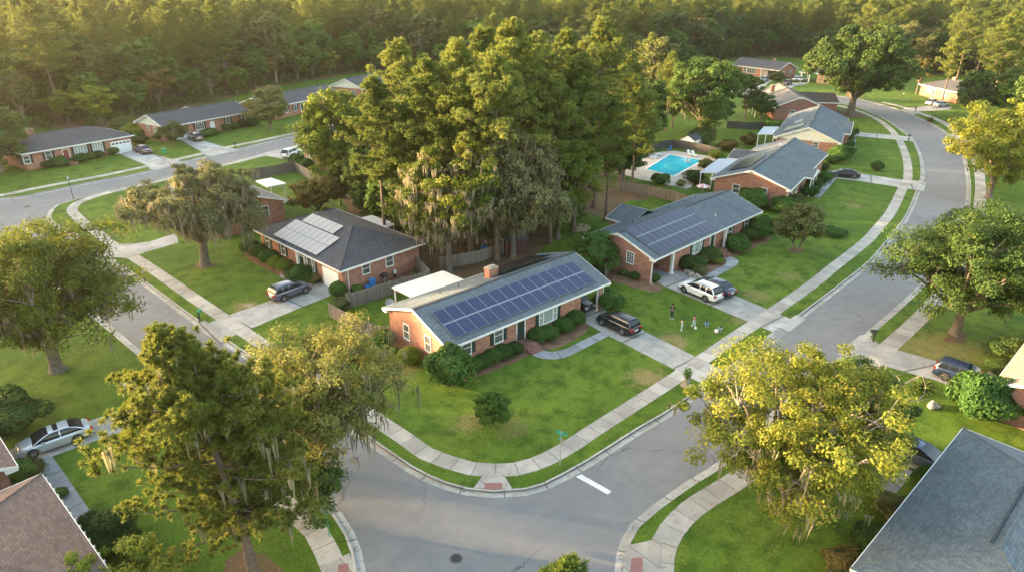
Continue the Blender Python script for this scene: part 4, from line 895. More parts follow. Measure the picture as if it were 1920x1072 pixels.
def lounger(px, rz, label, mat='whitecloth'):
    c = at(*px); e = empty('sun_lounger', (c.x, c.y, .05), R(rz), label, 'sun lounger', 'loungers round the pool')
    m = MB(); m.box(0, 0, .30, 1.25, .62, .36, M[mat]); m.build('seat', e)
    m = MB(); m.face([(0, 0, .36), (-.62, 0, .98), (-.62, .62, .98), (0, .62, .36)], M[mat]); m.face([(0, .62, .31), (-.66, .62, .94), (-.66, 0, .94), (0, 0, .31)], M[mat]); m.build('backrest', e)
    for x in (.1, 1.15):
        for y in (.05, .55): m = MB(); m.box(x-.03, y-.03, 0, x+.03, y+.03, .3, M[mat]); m.build('leg', e)
lounger((1289,292), -120, 'white reclining lounger at the far edge of the pool'); lounger((1297,293.5), -120, 'white lounger next to a small side table by the pool fence')
lounger((1221,297), -45, 'blue and white lounger half under the pool side tree', 'white'); lounger((1229,293), -50, 'white lounger between the tree and the pool corner')
lounger((1218,300), -45, 'white deck lounger deepest under the pool side tree')
m = MB(); m.tube([(0, 0, 0), (0, 0, .45)], .05, M['white'], 8); m.tube([(0, 0, .45), (0, 0, .5)], .28, M['white'], 14); c = at(1293,294); tag(m.build('side_table', loc=(c.x, c.y, .05)), 'small round white table between the two far loungers', 'side table')
c = at(1254,283.5); e = empty('pool_chair', (c.x, c.y, .05), R(200), 'bright blue plastic chair by the dark pool fence', 'chair'); m = MB(); m.box(-.35, -.3, .3, .35, .35, .38, M['blueplastic']); m.build('seat', e); m = MB(); m.box(-.35, .3, .3, .35, .38, 1.1, M['blueplastic']); m.build('backrest', e)
for x in (-.3, .3):
    for y in (-.25, .3): m = MB(); m.box(x-.03, y-.03, 0, x+.03, y+.03, .3, M['blueplastic']); m.build('leg', e)
c = at(1293,329); e = empty('basketball_hoop', (c.x, c.y, .05), R(140), 'white basketball hoop on a bent pole at the pool edge', 'basketball hoop')
m = MB(); m.tube([(0, 0, 0), (0, 0, 1.6), (.6, 0, 2.6)], .045, M['metal'], 8); m.build('pole', e); m = MB(); m.box(.6, -.55, 2.3, .65, .55, 3.1, M['white']); m.build('backboard', e); m = MB(); m.tube([(.66+.25+.22*math.cos(t), .22*math.sin(t), 2.5) for t in [i*.524 for i in range(13)]], .015, M['signred'], 5, False); m.build('rim', e); m = MB(); m.box(-.5, -.4, 0, .4, .4, .25, M['plastic']); m.build('base', e)
c = at(1257,336); m = MB()
for x in (0, .5): m.tube([(x, 0, 0), (x, 0, .9), (x, .35, 1.0), (x, .6, .6), (x, .62, -.0)], .025, M['metal'], 6, False)
for z in (.2, .45): m.tube([(0, .6, z), (.5, .6, z)], .02, M['metal'], 6)
tag(m.build('pool_ladder', loc=(c.x, c.y, .05)), 'curved metal pool ladder beside the round shrub', 'pool ladder')

# ---- fences
def fence(px, h, label, mat='fence', posts=2.4, side=1):
    l = P(px); e = empty('wooden_fence', (*l[0], 0), 0, label, 'fence'); m = MB(); p0 = l[0]; s = 0
    pp = []
    for a, b in zip(l, l[1:]):
        L = (b-a).length; d = (b-a)/L; n = Vector((-d.y, d.x)); rr = random.Random(int(a.x*7)); k = max(1, int(L/.30))
        for i in range(k):
            u0, u1 = L*i/k, L*(i+1)/k-.015; hh = h+rr.uniform(-.04, .03); A = a-p0+d*u0; B = a-p0+d*u1; q = n*.02*side
            m.face([(*(A+q), .03), (*(B+q), .03), (*(B+q), hh), (*(A+q), hh)], M[mat], [(s+u0, .03), (s+u1, .03), (s+u1, hh), (s+u0, hh)])
            m.face([(*(B-q), .03), (*(A-q), .03), (*(A-q), hh), (*(B-q), hh)], M[mat], [(s+u0, .03), (s+u1, .03), (s+u1, hh), (s+u0, hh)]); m.face([(*(A+q), hh), (*(B+q), hh), (*(B-q), hh), (*(A-q), hh)], M[mat])
        s += L
        for z in (.35, h*.55, h-.25):
            A = a-p0; B = b-p0; q = n*.05; m.face([(*(A-q), z-.05), (*(B-q), z-.05), (*(B-q), z+.05), (*(A-q), z+.05)], M[mat]); m.face([(*(B-q*1.0), z+.05), (*(A-q), z+.05), (*(A), z+.05), (*B, z+.05)][::-1], M[mat])
            m.face([(*(B+q), z-.05), (*(A+q), z-.05), (*(A+q), z+.05), (*(B+q), z+.05)], M[mat]); m.face([(*(A+q), z+.05), (*(A), z+.05), (*B, z+.05), (*(B+q), z+.05)], M[mat])
        k = max(1, round(L/posts)); pp += [a+(b-a)*i/k for i in range(k)]
    m.build('board_panel', e)
    for p in pp+[l[-1]]: g = MB(); g.box(-.06, -.06, 0, .06, .06, h+.08, M[mat]); g.build('post', e, loc=(*(p-p0), 0))
    return e
fence([(652,578),(706,562),(760,546),(808,532)], 1.7, 'grey board fence between the hip roofed house and the long solar house')
fence([(808,532),(772,494),(766,486)], 1.7, 'short fence return running back beside the hip roofed house')
fence([(619,594),(655,614),(700,634),(722,640)], 1.6, 'weathered fence stepping down the lawn beside the brick gable')
fence([(826,505),(868,498),(905,490),(940,478)], 1.6, 'old fence under the mossy oaks behind the chimney')
fence([(1160,358),(1210,366),(1262,378),(1300,392)], 1.7, 'long plank fence behind the second solar house')
fence([(1208,298),(1232,281),(1262,277),(1300,283),(1349,294)], 1.7, 'dark fence round the far side of the pool', 'fence_dark')
fence([(1362,241),(1400,243),(1440,243),(1478,246)], 1.7, 'grey picket fence beyond the green back yard', 'fence_dark')
fence([(470,338),(510,331),(554,321)], 1.9, 'fence with dark stained boards behind the white patio roof')
fence([(554,321),(580,336),(612,350)], 1.7, 'bare plank fence below the brick gable and shrubs')
fence([(1134,525),(1147,500)], 1.8, 'short brown gate fence at the side of the second solar house')
# low pool railing
l = P([(1228,345),(1262,352),(1290,359)]); e = empty('pool_railing', (*l[0], 0), 0, 'thin metal railing along the near edge of the pool deck', 'railing')
for a, b in zip(l, l[1:]):
    m = MB()
    for z in (.15, 1.1): m.tube([(*(a-l[0]), z), (*(b-l[0]), z)], .025, M['metal'], 6)
    m.build('rail', e)
    for i in range(6): p = a+(b-a)*i/6-l[0]; m = MB(); m.tube([(*p, 0), (*p, 1.15)], .02, M['metal'], 6); m.build('post', e)

# ================================================================ VEHICLES
def car(name, label, style, col, rear, front, side, L=4.7, W=1.86, H=None, cat='car', z=.03, rails=False, plate=True, roofglass=False, group='cars parked along the streets and drives'):
    """rear, front: pixels where the near side wheels touch the ground; side: which side of the car is near"""
    suv = style == 'suv'; H = H or (1.74 if suv else 1.48); wb = L*.585; rw = .385 if suv else .345
    a, b = at(*rear, z), at(*front, z); d = (b-a).normalized(); n = Vector((-d.y, d.x, 0)); sg = 1 if side == 'L' else -1
    c = (a+b)/2-n*sg*(W/2-.1); off = (-.02 if suv else .0)*L
    e = empty(name, (c.x, c.y, z), math.atan2(d.y, d.x), label, cat, group)
    pm = M['p_'+col]; xr, xf = -wb/2, wb/2; x0, x1 = -L/2-off*0-(.02*L), L/2-(.02*L)
    def zt(s):
        K = [(0, .44), (.015, .56), (.05, .64), (.10, .665), (.3, .665), (.62, .65), (.76, .635), (.86, .605), (.93, .555), (.975, .46), (1, .34)] if suv else [(0, .46), (.015, .58), (.06, .68), (.2, .695), (.35, .68), (.66, .655), (.76, .64), (.87, .59), (.94, .53), (.98, .44), (1, .34)]
        for (p, u), (q, v) in zip(K, K[1:]):
            if s <= q: return H*(u+(v-u)*(s-p)/(q-p))
        return H*K[-1][1]
    def wd(s): return W/2*(1-.16*abs(2*s-1)**5-.04*abs(2*s-1)**2)
    S = sorted(set([i/34 for i in range(35)]+[.01, .99])); rings = []; m = MB(); k = m.mi(pm); kb = m.mi(M['plastic'])
    for s in S:
        x = x0+(x1-x0)*s; w_ = wd(s); zz = zt(s); zb = .24+.10*(abs(2*s-1)**8)
        ar = zb
        for xc in (xr, xf):
            if abs(x-xc) < rw+.07: ar = max(ar, rw+math.sqrt((rw+.07)**2-(x-xc)**2))
        zm = min(max(.52*H*.62+.1, ar+.02), zz-.06)
        half = [(0, ar if ar > zb else zb), (w_*.78, ar if ar > zb else zb), (w_*.97, ar), (w_, max(ar+.03, .42)), (w_*.99, max(ar+.05, zz*.80)), (w_*.95, max(zz-.07, ar+.06)), (w_*.86, max(zz-.01, ar+.065)), (w_*.5, zz+.02), (0, zz+.03)]
        rings.append([(x, y, z_) for y, z_ in half]+[(x, -y, z_) for y, z_ in reversed(half[1:-1])])
    nr = len(rings[0])
    for r in rings: m.v += r
    for i in range(len(rings)-1):
        for j in range(nr): m.f.append((i*nr+j, (i+1)*nr+j, (i+1)*nr+(j+1) % nr, i*nr+(j+1) % nr)); m.m.append(kb if j in (0, 1, nr-1, nr-2) or (suv and j in (2, nr-3)) else k); m.uv.append(None)
    m.f.append(tuple(range(nr))); m.f.append(tuple((len(rings)-1)*nr+j for j in reversed(range(nr)))); m.m += [k, k]; m.uv += [None, None]
    body = m.build('body', e, True)
    bm = bmesh.new(); bm.from_mesh(body.data); bmesh.ops.recalc_face_normals(bm, faces=bm.faces); bm.to_mesh(body.data); bm.free()
    X = lambda s: x0+(x1-x0)*s
    if suv: lo, hi = (.02, .79), (.13, .51); bl, rl = .45, .335
    else: lo, hi = (.08, .79), (.31, .54); bl, rl = .445, .32
    zb = H*.635; ztop = H*.955; lo_, hi_ = [X(v) for v in lo], [X(v) for v in hi]
    def ring(t, nb=8):
        xa = lo_[0]+(hi_[0]-lo_[0])*t**1.1; xb = lo_[1]+(hi_[1]-lo_[1])*t**.95; y = W*(bl+(rl-bl)*t**1.3); z_ = zb+(ztop-zb)*math.sin(t*math.pi/2)**.95
        return xa, xb, y, z_
    T = [0, .25, .5, .75, .93, 1.0]; Rg = [ring(t) for t in T]
    wm, rm, roof = MB(), MB(), MB(); sl_, sr_ = MB(), MB()
    for (a0, b0, y0, z0), (a1, b1, y1, z1) in list(zip(Rg, Rg[1:]))[:4]:
        wm.face([(b0, -y0*.93, z0), (b0, y0*.93, z0), (b1, y1*.93, z1), (b1, -y1*.93, z1)], M['carglass'])
        rm.face([(a0, y0*.93, z0), (a0, -y0*.93, z0), (a1, -y1*.93, z1), (a1, y1*.93, z1)], M['carglass'])
        sl_.face([(b0-.10, y0, z0), (a0+.12, y0, z0), (a1+.12, y1, z1), (b1-.10, y1, z1)], M['carglass'])
        sr_.face([(a0+.12, -y0, z0), (b0-.10, -y0, z0), (b1-.10, -y1, z1), (a1+.12, -y1, z1)], M['carglass'])
        for yy, sn in ((1, 1), (-1, -1)):   # corner pillars
            roof.face([(b0, sn*y0*.93, z0), (b0-.10, sn*y0, z0), (b1-.10, sn*y1, z1), (b1, sn*y1*.93, z1)][::sn], pm)
            roof.face([(a0+.12, sn*y0, z0), (a0, sn*y0*.93, z0), (a1, sn*y1*.93, z1), (a1+.12, sn*y1, z1)][::sn], pm)
            for s_ in ((.42,) if not suv else (.40, .24)):
                xm = X(s_)+.02; roof.face([(xm+.045, sn*(y0+.006), z0), (xm-.045, sn*(y0+.006), z0), (xm-.045, sn*(y1+.006), z1), (xm+.045, sn*(y1+.006), z1)][::sn], pm)
    wm.build('windscreen', e); rm.build('rear_window', e); sl_.build('side_window', e); sr_.build('side_window', e)
    a1, b1, y1, z1 = Rg[4]; a2, b2, y2, z2 = Rg[5]; NX = 8; gr = []
    for i in range(NX+1):
        x = a1-.03+(b1+.02-a1+.03)*i/NX; arc = math.sin(math.pi*(i+.6)/(NX+.6))*.10; gr.append([(x, y, z1+dz+arc*.5) for y, dz in ((-y1-.01, -.02), (-y1*.86, .035), (-y1*.4, .06), (y1*.4, .06), (y1*.86, .035), (y1+.01, -.02))])
    for i in range(NX):
        for j in range(5):
            mt = M['carglass'] if roofglass and i in (4, 5) and j in (1, 2, 3) else pm
            roof.face([gr[i][j], gr[i+1][j], gr[i+1][j+1], gr[i][j+1]], mt)
    ro = roof.build('roof', e, True, merge=True)
    bm = bmesh.new(); bm.from_mesh(ro.data); bm.normal_update()
    for f in bm.faces:
        cc = f.calc_center_median()
        if (cc-Vector((0, 0, H*.5))).dot(f.normal) < 0: f.normal_flip()
    bm.to_mesh(ro.data); bm.free()
    for yy in (-1, 1):
        if rails: g = MB(); g.tube([(a1+.25, yy*y1*.86, z1+.04), (a1+.35, yy*y1*.86, z1+.11), (b1-.35, yy*y1*.86, z1+.11), (b1-.2, yy*y1*.86, z1+.04)], .022, M['plastic'], 6); g.build('roof_rail', e)
        g = MB(); g.box(X(.655)-.1, yy*W*.47-.1*(yy < 0), H*.60, X(.655)+.1, yy*W*.47+.1*(yy > 0)+.001, H*.60+.14, pm); g.build('wing_mirror', e)
        g = MB(); y = yy*wd(.955)*.86; g.box(X(.955), min(y-.26*yy, y), H*.385, X(.992), max(y-.26*yy, y), H*.455, M['head']); g.build('headlight', e)
        g = MB(); ya = yy*wd(.02)*1.0; g.box(X(-.004), min(ya-.30*yy, ya), H*.46, X(.05), max(ya-.30*yy, ya), H*.575, M['tail']); g.build('tail_light', e)
        for xc in (xr, xf):
            wl = bpy.data.objects.new('wheel', None); COL.objects.link(wl); wl.parent = e; wl.location = (xc, yy*(W/2-.12), rw)
            g = MB(); g.tube([(0, -.11, 0), (0, -.09, 0), (0, .09, 0), (0, .11, 0)], [rw*.93, rw, rw, rw*.93], M['rubber'], 20); g.build('tyre', wl)
            g = MB(); g.tube([(0, yy*.105, 0), (0, yy*.118, 0)], rw*.64, M['plastic'], 16)
            for q in range(5):
                t = q*2*math.pi/5; g.face([(rw*.1*math.cos(t+1.2), yy*.124, rw*.1*math.sin(t+1.2)), (rw*.62*math.cos(t+.16), yy*.122, rw*.62*math.sin(t+.16)), (rw*.62*math.cos(t-.16), yy*.122, rw*.62*math.sin(t-.16)), (rw*.1*math.cos(t-1.2), yy*.124, rw*.1*math.sin(t-1.2))][::yy], M['rim'])
            g.tube([(0, yy*.112, 0), (0, yy*.121, 0)], [rw*.68, rw*.66], M['rim'], 20, False); g.build('rim', wl)
    g = MB(); g.box(X(.995)-.02, -.5, .35, X(1)+.01, .5, .5, M['plastic']); g.build('grille', e)
    if plate: g = MB(); g.box(X(0)-.015, -.26, H*.40, X(0)+.02, .26, H*.40+.13, M['whitecloth']); g.build('number_plate', e)
    g = MB(); g.box(X(0)-.02, -W*.42, .36, X(.03), W*.42, .46, M['plastic']); g.build('rear_bumper', e); g = MB(); g.box(X(.97), -W*.42, .26, X(1)+.015, W*.42, .36, M['plastic']); g.build('front_bumper', e)
    return e
car('suv', 'black suv parked on the drive of the long solar house', 'suv', 'black', (1166.4,628.6), (1127.3,609.7), 'L', 4.7, rails=True)
car('suv', 'white suv standing beside the black sedan on a drive', 'suv', 'white', (1321.3,565.6), (1281.9,548.5), 'L', 5.05, 1.95, 1.78, rails=True)
car('sedan', 'black sedan tucked alongside the white suv', 'sedan', 'navy', (1348,556), (1310,539.5), 'L', 4.9)
car('suv', 'grey suv outside the white garage door of the hip roofed house', 'suv', 'grey', (533.3,565.2), (574,550), 'R', 4.7)
car('sedan', 'silver sedan with sunroof on the drive beside the brown roof', 'sedan', 'silver', (144,829.8), (68.7,856), 'L', 4.85, roofglass=True)
car('sedan', 'silver sedan glimpsed through the branches of the big pine', 'sedan', 'silver', (330,764), (272,785), 'L', 4.8)
car('suv', 'dark blue suv on the drive below the broad street tree', 'suv', 'slate', (1777.6,715), (1829,731), 'R', 4.6)
car('sedan', 'black sedan parked crosswise on the drive by the porch columns', 'sedan', 'black', (1600,335.5), (1565.4,332.2), 'L', 4.9)
car('sedan', 'blue grey sedan half under the yellow tree by the large roof', 'sedan', 'bluegrey', (1682,857), (1740,884), 'R', 4.8)
car('sedan', 'maroon sedan on the drive of the farthest left house', 'sedan', 'maroon', (253,285.5), (271,291), 'R', 4.6)
car('suv', 'tan suv parked before a white garage across the street', 'suv', 'tan', (366,266.5), (353,261), 'L', 4.6)
car('suv', 'dark blue suv parked on the road at the bend kerb', 'suv', 'navy', (1786,289), (1782.5,280.5), 'L', 4.6, z=GZ)
car('suv', 'pale silver suv in front of the farthest open carport', 'suv', 'silver', (1441,152), (1429,156), 'L', 4.5)
car('suv', 'black suv right behind the pale silver suv at the far carport', 'suv', 'black', (1452,147.5), (1443.5,151), 'L', 4.5)
car('suv', 'white suv parked beside the pale roofed carport house', 'suv', 'white', (1494,153.5), (1505.5,153.5), 'R', 4.5)
car('suv', 'dark suv on the far drive next to the white suv', 'suv', 'slate', (1476,161.5), (1487,158), 'R', 4.4)
car('sedan', 'pale blue sedan by the orange lit low house', 'sedan', 'ice', (1759,202), (1779,200), 'R', 4.7)
car('suv', 'small white suv standing behind the pale blue sedan', 'suv', 'white', (1748,198.5), (1756,197), 'R', 4.2)
car('suv', 'white suv partly hidden behind the right hand conifers', 'suv', 'white', (1855,175), (1870,170), 'R', 4.6)
car('suv', 'white pickup height suv nosing in at the brick gable', 'suv', 'white', (547,297), (560,291), 'R', 4.7)
q = h1.O+h1.ex*19.2+h1.ey*3.0
pr = pix((q.x-.85, q.y-1.4, .03)); pf = pix((q.x-.85, q.y+1.4, .03))
car('sedan', 'black car in the shade of the open carport', 'sedan', 'black', pf, pr, 'R', 4.6)
# trailer-like table in the second carport
q = h2.O+h2.ex*2.2+h2.ey*2.6; e = empty('folding_table', (q.x, q.y, .02), R(20), 'table under a pale sheet inside the second carport', 'table')
m = MB(); m.box(-.9, -.6, .78, .9, .6, .84, M['p_ice']); m.face([(-.92, -.62, .84), (-.92, -.62, .55), (.92, -.62, .5), (.92, -.62, .84)], M['p_ice']); m.build('sheet', e)
for x in (-.8, .8):
    for y in (-.5, .5): m = MB(); m.box(x-.03, y-.03, 0, x+.03, y+.03, .78, M['plastic']); m.build('leg', e)

# ================================================================ STREET FURNITURE
def mailbox(px, rz, label, mat='plastic', post='plastic'):
    c = at(*px); e = empty('mailbox', (c.x, c.y, 0), R(rz), label, 'mailbox', 'mailboxes by the kerbs')
    m = MB(); m.box(-.06, -.06, 0, .06, .06, 1.05, M[post]); m.box(-.06, -.3, .85, .06, .06, .93, M[post]); m.build('post', e)
    m = MB(); pr = [(-.13, 1.05), (.13, 1.05), (.13, 1.2), (.09, 1.29), (0, 1.32), (-.09, 1.29), (-.13, 1.2)]
    for i in range(7): a, b = pr[i], pr[(i+1) % 7]; m.face([(a[0], -.45, a[1]), (b[0], -.45, b[1]), (b[0], .15, b[1]), (a[0], .15, a[1])][::-1], M[mat])
    m.face([(p[0], -.45, p[1]) for p in pr], M[mat]); m.face([(p[0], .15, p[1]) for p in reversed(pr)], M[mat]); m.build('box', e)
mailbox((1637,640), 215, 'black mailbox at the mouth of the dark blue suv drive'); mailbox((1704,264), 230, 'black mailbox by the upper bend where two drives meet')
mailbox((375,603), 130, 'dark green mailbox beside the grey suv drive', 'greenplastic'); mailbox((272,528), 130, 'large tan mailbox under the hanging oak branches', 'stone')
mailbox((442,279), 200, 'black mailbox at the tan suv drive'); mailbox((1437,158), 20, 'black mailbox beside the farthest drive'); mailbox((1716,211), 230, 'small dark mailbox by the pale blue sedan drive')
def lamp(px, h, label):
    c = at(*px); e = empty('lamp_post', (c.x, c.y, 0), 0, label, 'lamp post', 'slim lamp posts on the verges'); m = MB(); m.tube([(0, 0, 0), (0, 0, .3), (0, 0, h)], [.08, .05, .04], M['plastic'], 8); m.build('pole', e)
    m = MB(); m.tube([(0, 0, h), (0, 0, h+.1), (0, 0, h+.4), (0, 0, h+.5)], [.08, .16, .13, .02], M['signgrey'], 10); m.build('lantern', e)
lamp((138,374), 3.2, 'lamp post on the corner verge across from the far left house'); lamp((1753,219), 2.6, 'black lamp post on the lawn below the pale blue sedan')
lamp((1546,193), 2.4, 'black lamp post between the dark roofed wing and the oak trunk'); lamp((1691,192), 2.2, 'pale lamp post under the right side of the great oak')
lamp((1119,0), 2.0, 'x') if False else None
# street name and stop sign on the island corner (seen from behind), a second one across the road
def stop_sign(px, rz, label, names=True):
    c = at(*px); e = empty('stop_sign', (c.x, c.y, 0), R(rz), label, 'road sign'); m = MB(); m.tube([(0, 0, 0), (0, 0, 3.05)], .035, M['signgrey'] if names else M['greenplastic'], 8); m.build('pole', e)
    m = MB(); P8 = [(.38*math.cos(R(22.5+45*i)), 2.2+.38*math.sin(R(22.5+45*i))) for i in range(8)]
    m.face([(.05, p[0], p[1]) for p in P8], M['signred']); m.face([(.035, p[0], p[1]) for p in reversed(P8)], M['signgrey']); pl = m.build('sign_face', e)
    f = bpy.data.curves.new('STOP', 'FONT'); f.body = 'STOP'; f.size = .27; f.align_x = 'CENTER'; f.align_y = 'CENTER'; f.extrude = .002
    o = bpy.data.objects.new('lettering', f); COL.objects.link(o); o.parent = e; o.location = (.056, 0, 2.2); o.rotation_euler = (R(90), 0, R(90)); f.materials.append(M['paintwhite'])
    dg = bpy.context.evaluated_depsgraph_get(); me = bpy.data.meshes.new_from_object(o.evaluated_get(dg)); mw = (o.location.copy(), o.rotation_euler.copy()); bpy.data.objects.remove(o); o = link('lettering', me, pl); o.location, o.rotation_euler = mw
    if names:
        for i, (a, z) in enumerate(((20, 2.72), (110, 2.93))):
            m = MB(); m.box(-.45, -.012, z-.1, .45, .012, z+.1, M['signgreen']); m.box(-.43, -.014, z-.085, .43, .014, z-.08, M['paintwhite']); o = m.build('street_name_plate', e); o.rotation_euler = (0, 0, R(a)-R(rz))
stop_sign((1050,873), -30, 'stop sign with crossed green street name plates on the corner verge')
stop_sign((618,1005), 60, 'stop sign seen between the dark leaves and the kerb ramp', False)
# satellite dish, bins, grill, rocks
c = at(731,589); e = empty('satellite_dish', (c.x, c.y, 0), 0, 'white satellite dish on a short pole in the side yard', 'satellite dish'); m = MB(); m.tube([(0, 0, 0), (0, 0, 1.3)], .04, M['metal'], 8); m.build('pole', e)
m = MB(); n_ = 16
for k_ in range(3):
    r0, r1 = .5*k_/3, .5*(k_+1)/3
    for i in range(n_):
        t0_, t1_ = 2*math.pi*i/n_, 2*math.pi*(i+1)/n_; f3 = lambda r_, t_: (r_*math.cos(t_), -.3*r_*r_*2+r_*math.sin(t_)*.55, 1.45+r_*math.sin(t_)*.75)
        m.face([f3(r0, t0_), f3(r1, t0_), f3(r1, t1_), f3(r0, t1_)], M['signgrey'])
m.build('dish', e)
c = at(699,538); e = empty('blue_bin', (c.x, c.y, 0), 0, 'bright blue barrel bin against the brick side wall', 'bin'); m = MB(); m.tube([(0, 0, 0), (0, 0, .1), (0, 0, .9)], [.3, .34, .40], M['blueplastic'], 14); m.build('barrel', e); m = MB(); m.tube([(0, 0, .9), (0, 0, .95)], .43, M['blueplastic'], 14); m.build('rim', e)
c = at(690,541); m = MB(); m.box(-.3, -.22, 0, .3, .22, .35, M['blueplastic']); m.box(-.33, -.25, .35, .33, .25, .4, M['blueplastic']); tag(m.build('storage_crate', loc=(c.x, c.y, 0)), 'low blue crate beside the blue barrel bin', 'crate')
c = at(722,528); e = empty('kettle_grill', (c.x, c.y, 0), 0, 'black kettle grill against the brick side wall', 'grill'); m = MB(); m.tube([(0, 0, .55), (0, 0, .65), (0, 0, .85), (0, 0, 1.05), (0, 0, 1.12)], [.1, .35, .45, .3, .05], M['plastic'], 14); m.build('kettle', e)
for i in range(3): t = i*2.1; m = MB(); m.tube([(.1*math.cos(t), .1*math.sin(t), .6), (.35*math.cos(t), .35*math.sin(t), 0)], .03, M['metal'], 6); m.build('leg', e)
c = at(741,520); m = MB(); m.box(-.12, -.1, 0, .12, .1, .5, M['plastic']); m.box(-.14, -.12, .5, .14, .12, .95, M['whitecloth']); tag(m.build('gas_meter', loc=(c.x, c.y, 0)), 'white meter box on the ground by the brick wall', 'meter')
c = at(447,0) if False else at(309,289); e = empty('wheelie_bin', (c.x, c.y, 0), 0, 'green wheelie bin near the mossy tree top', 'bin'); m = MB(); m.box(-.35, -.35, .1, .35, .35, 1.0, M['greenplastic']); m.build('barrel', e); m = MB(); m.box(-.4, -.4, 1.0, .4, .4, 1.08, M['greenplastic']); m.build('lid', e)
def rock(px, r, label, mat='stone', seed=1, cat='rock'):
    c = at(*px); bm = bmesh.new(); bmesh.ops.create_icosphere(bm, subdivisions=3, radius=r); rr = random.Random(seed); ph = [Vector((rr.uniform(-1, 1), rr.uniform(-1, 1), rr.uniform(-1, 1))).normalized() for _ in range(7)]
    for v in bm.verts:
        n = v.co.normalized(); f = 1+sum(.10*math.sin(5*n.dot(p)+i) for i, p in enumerate(ph)); v.co = Vector((v.co.x*f*1.25, v.co.y*f, v.co.z*f*.62))
    me = bpy.data.meshes.new('rock'); bm.to_mesh(me); bm.free(); me.materials.append(M[mat]); o = link('rock', me); o.location = (c.x, c.y, r*.25); o.rotation_euler.z = seed
    return tag(o, label, cat, 'boulders in the garden beds')
rock((1749,762), .42, 'tan boulder beside the spiky yucca', 'stone', 3); rock((1578,438), .6, 'reddish boulder in the low shrub island', 'stone', 5)
for i, p in enumerate(((1290,511), (1297,517), (1308,520), (1318,512))): rock(p, .42, ['grey garden stone nearest the carport post', 'grey garden stone second from the carport post', 'largest pale stone along the planting bed edge', 'last pale stone before the curved path'][i], 'stone', 8+i)

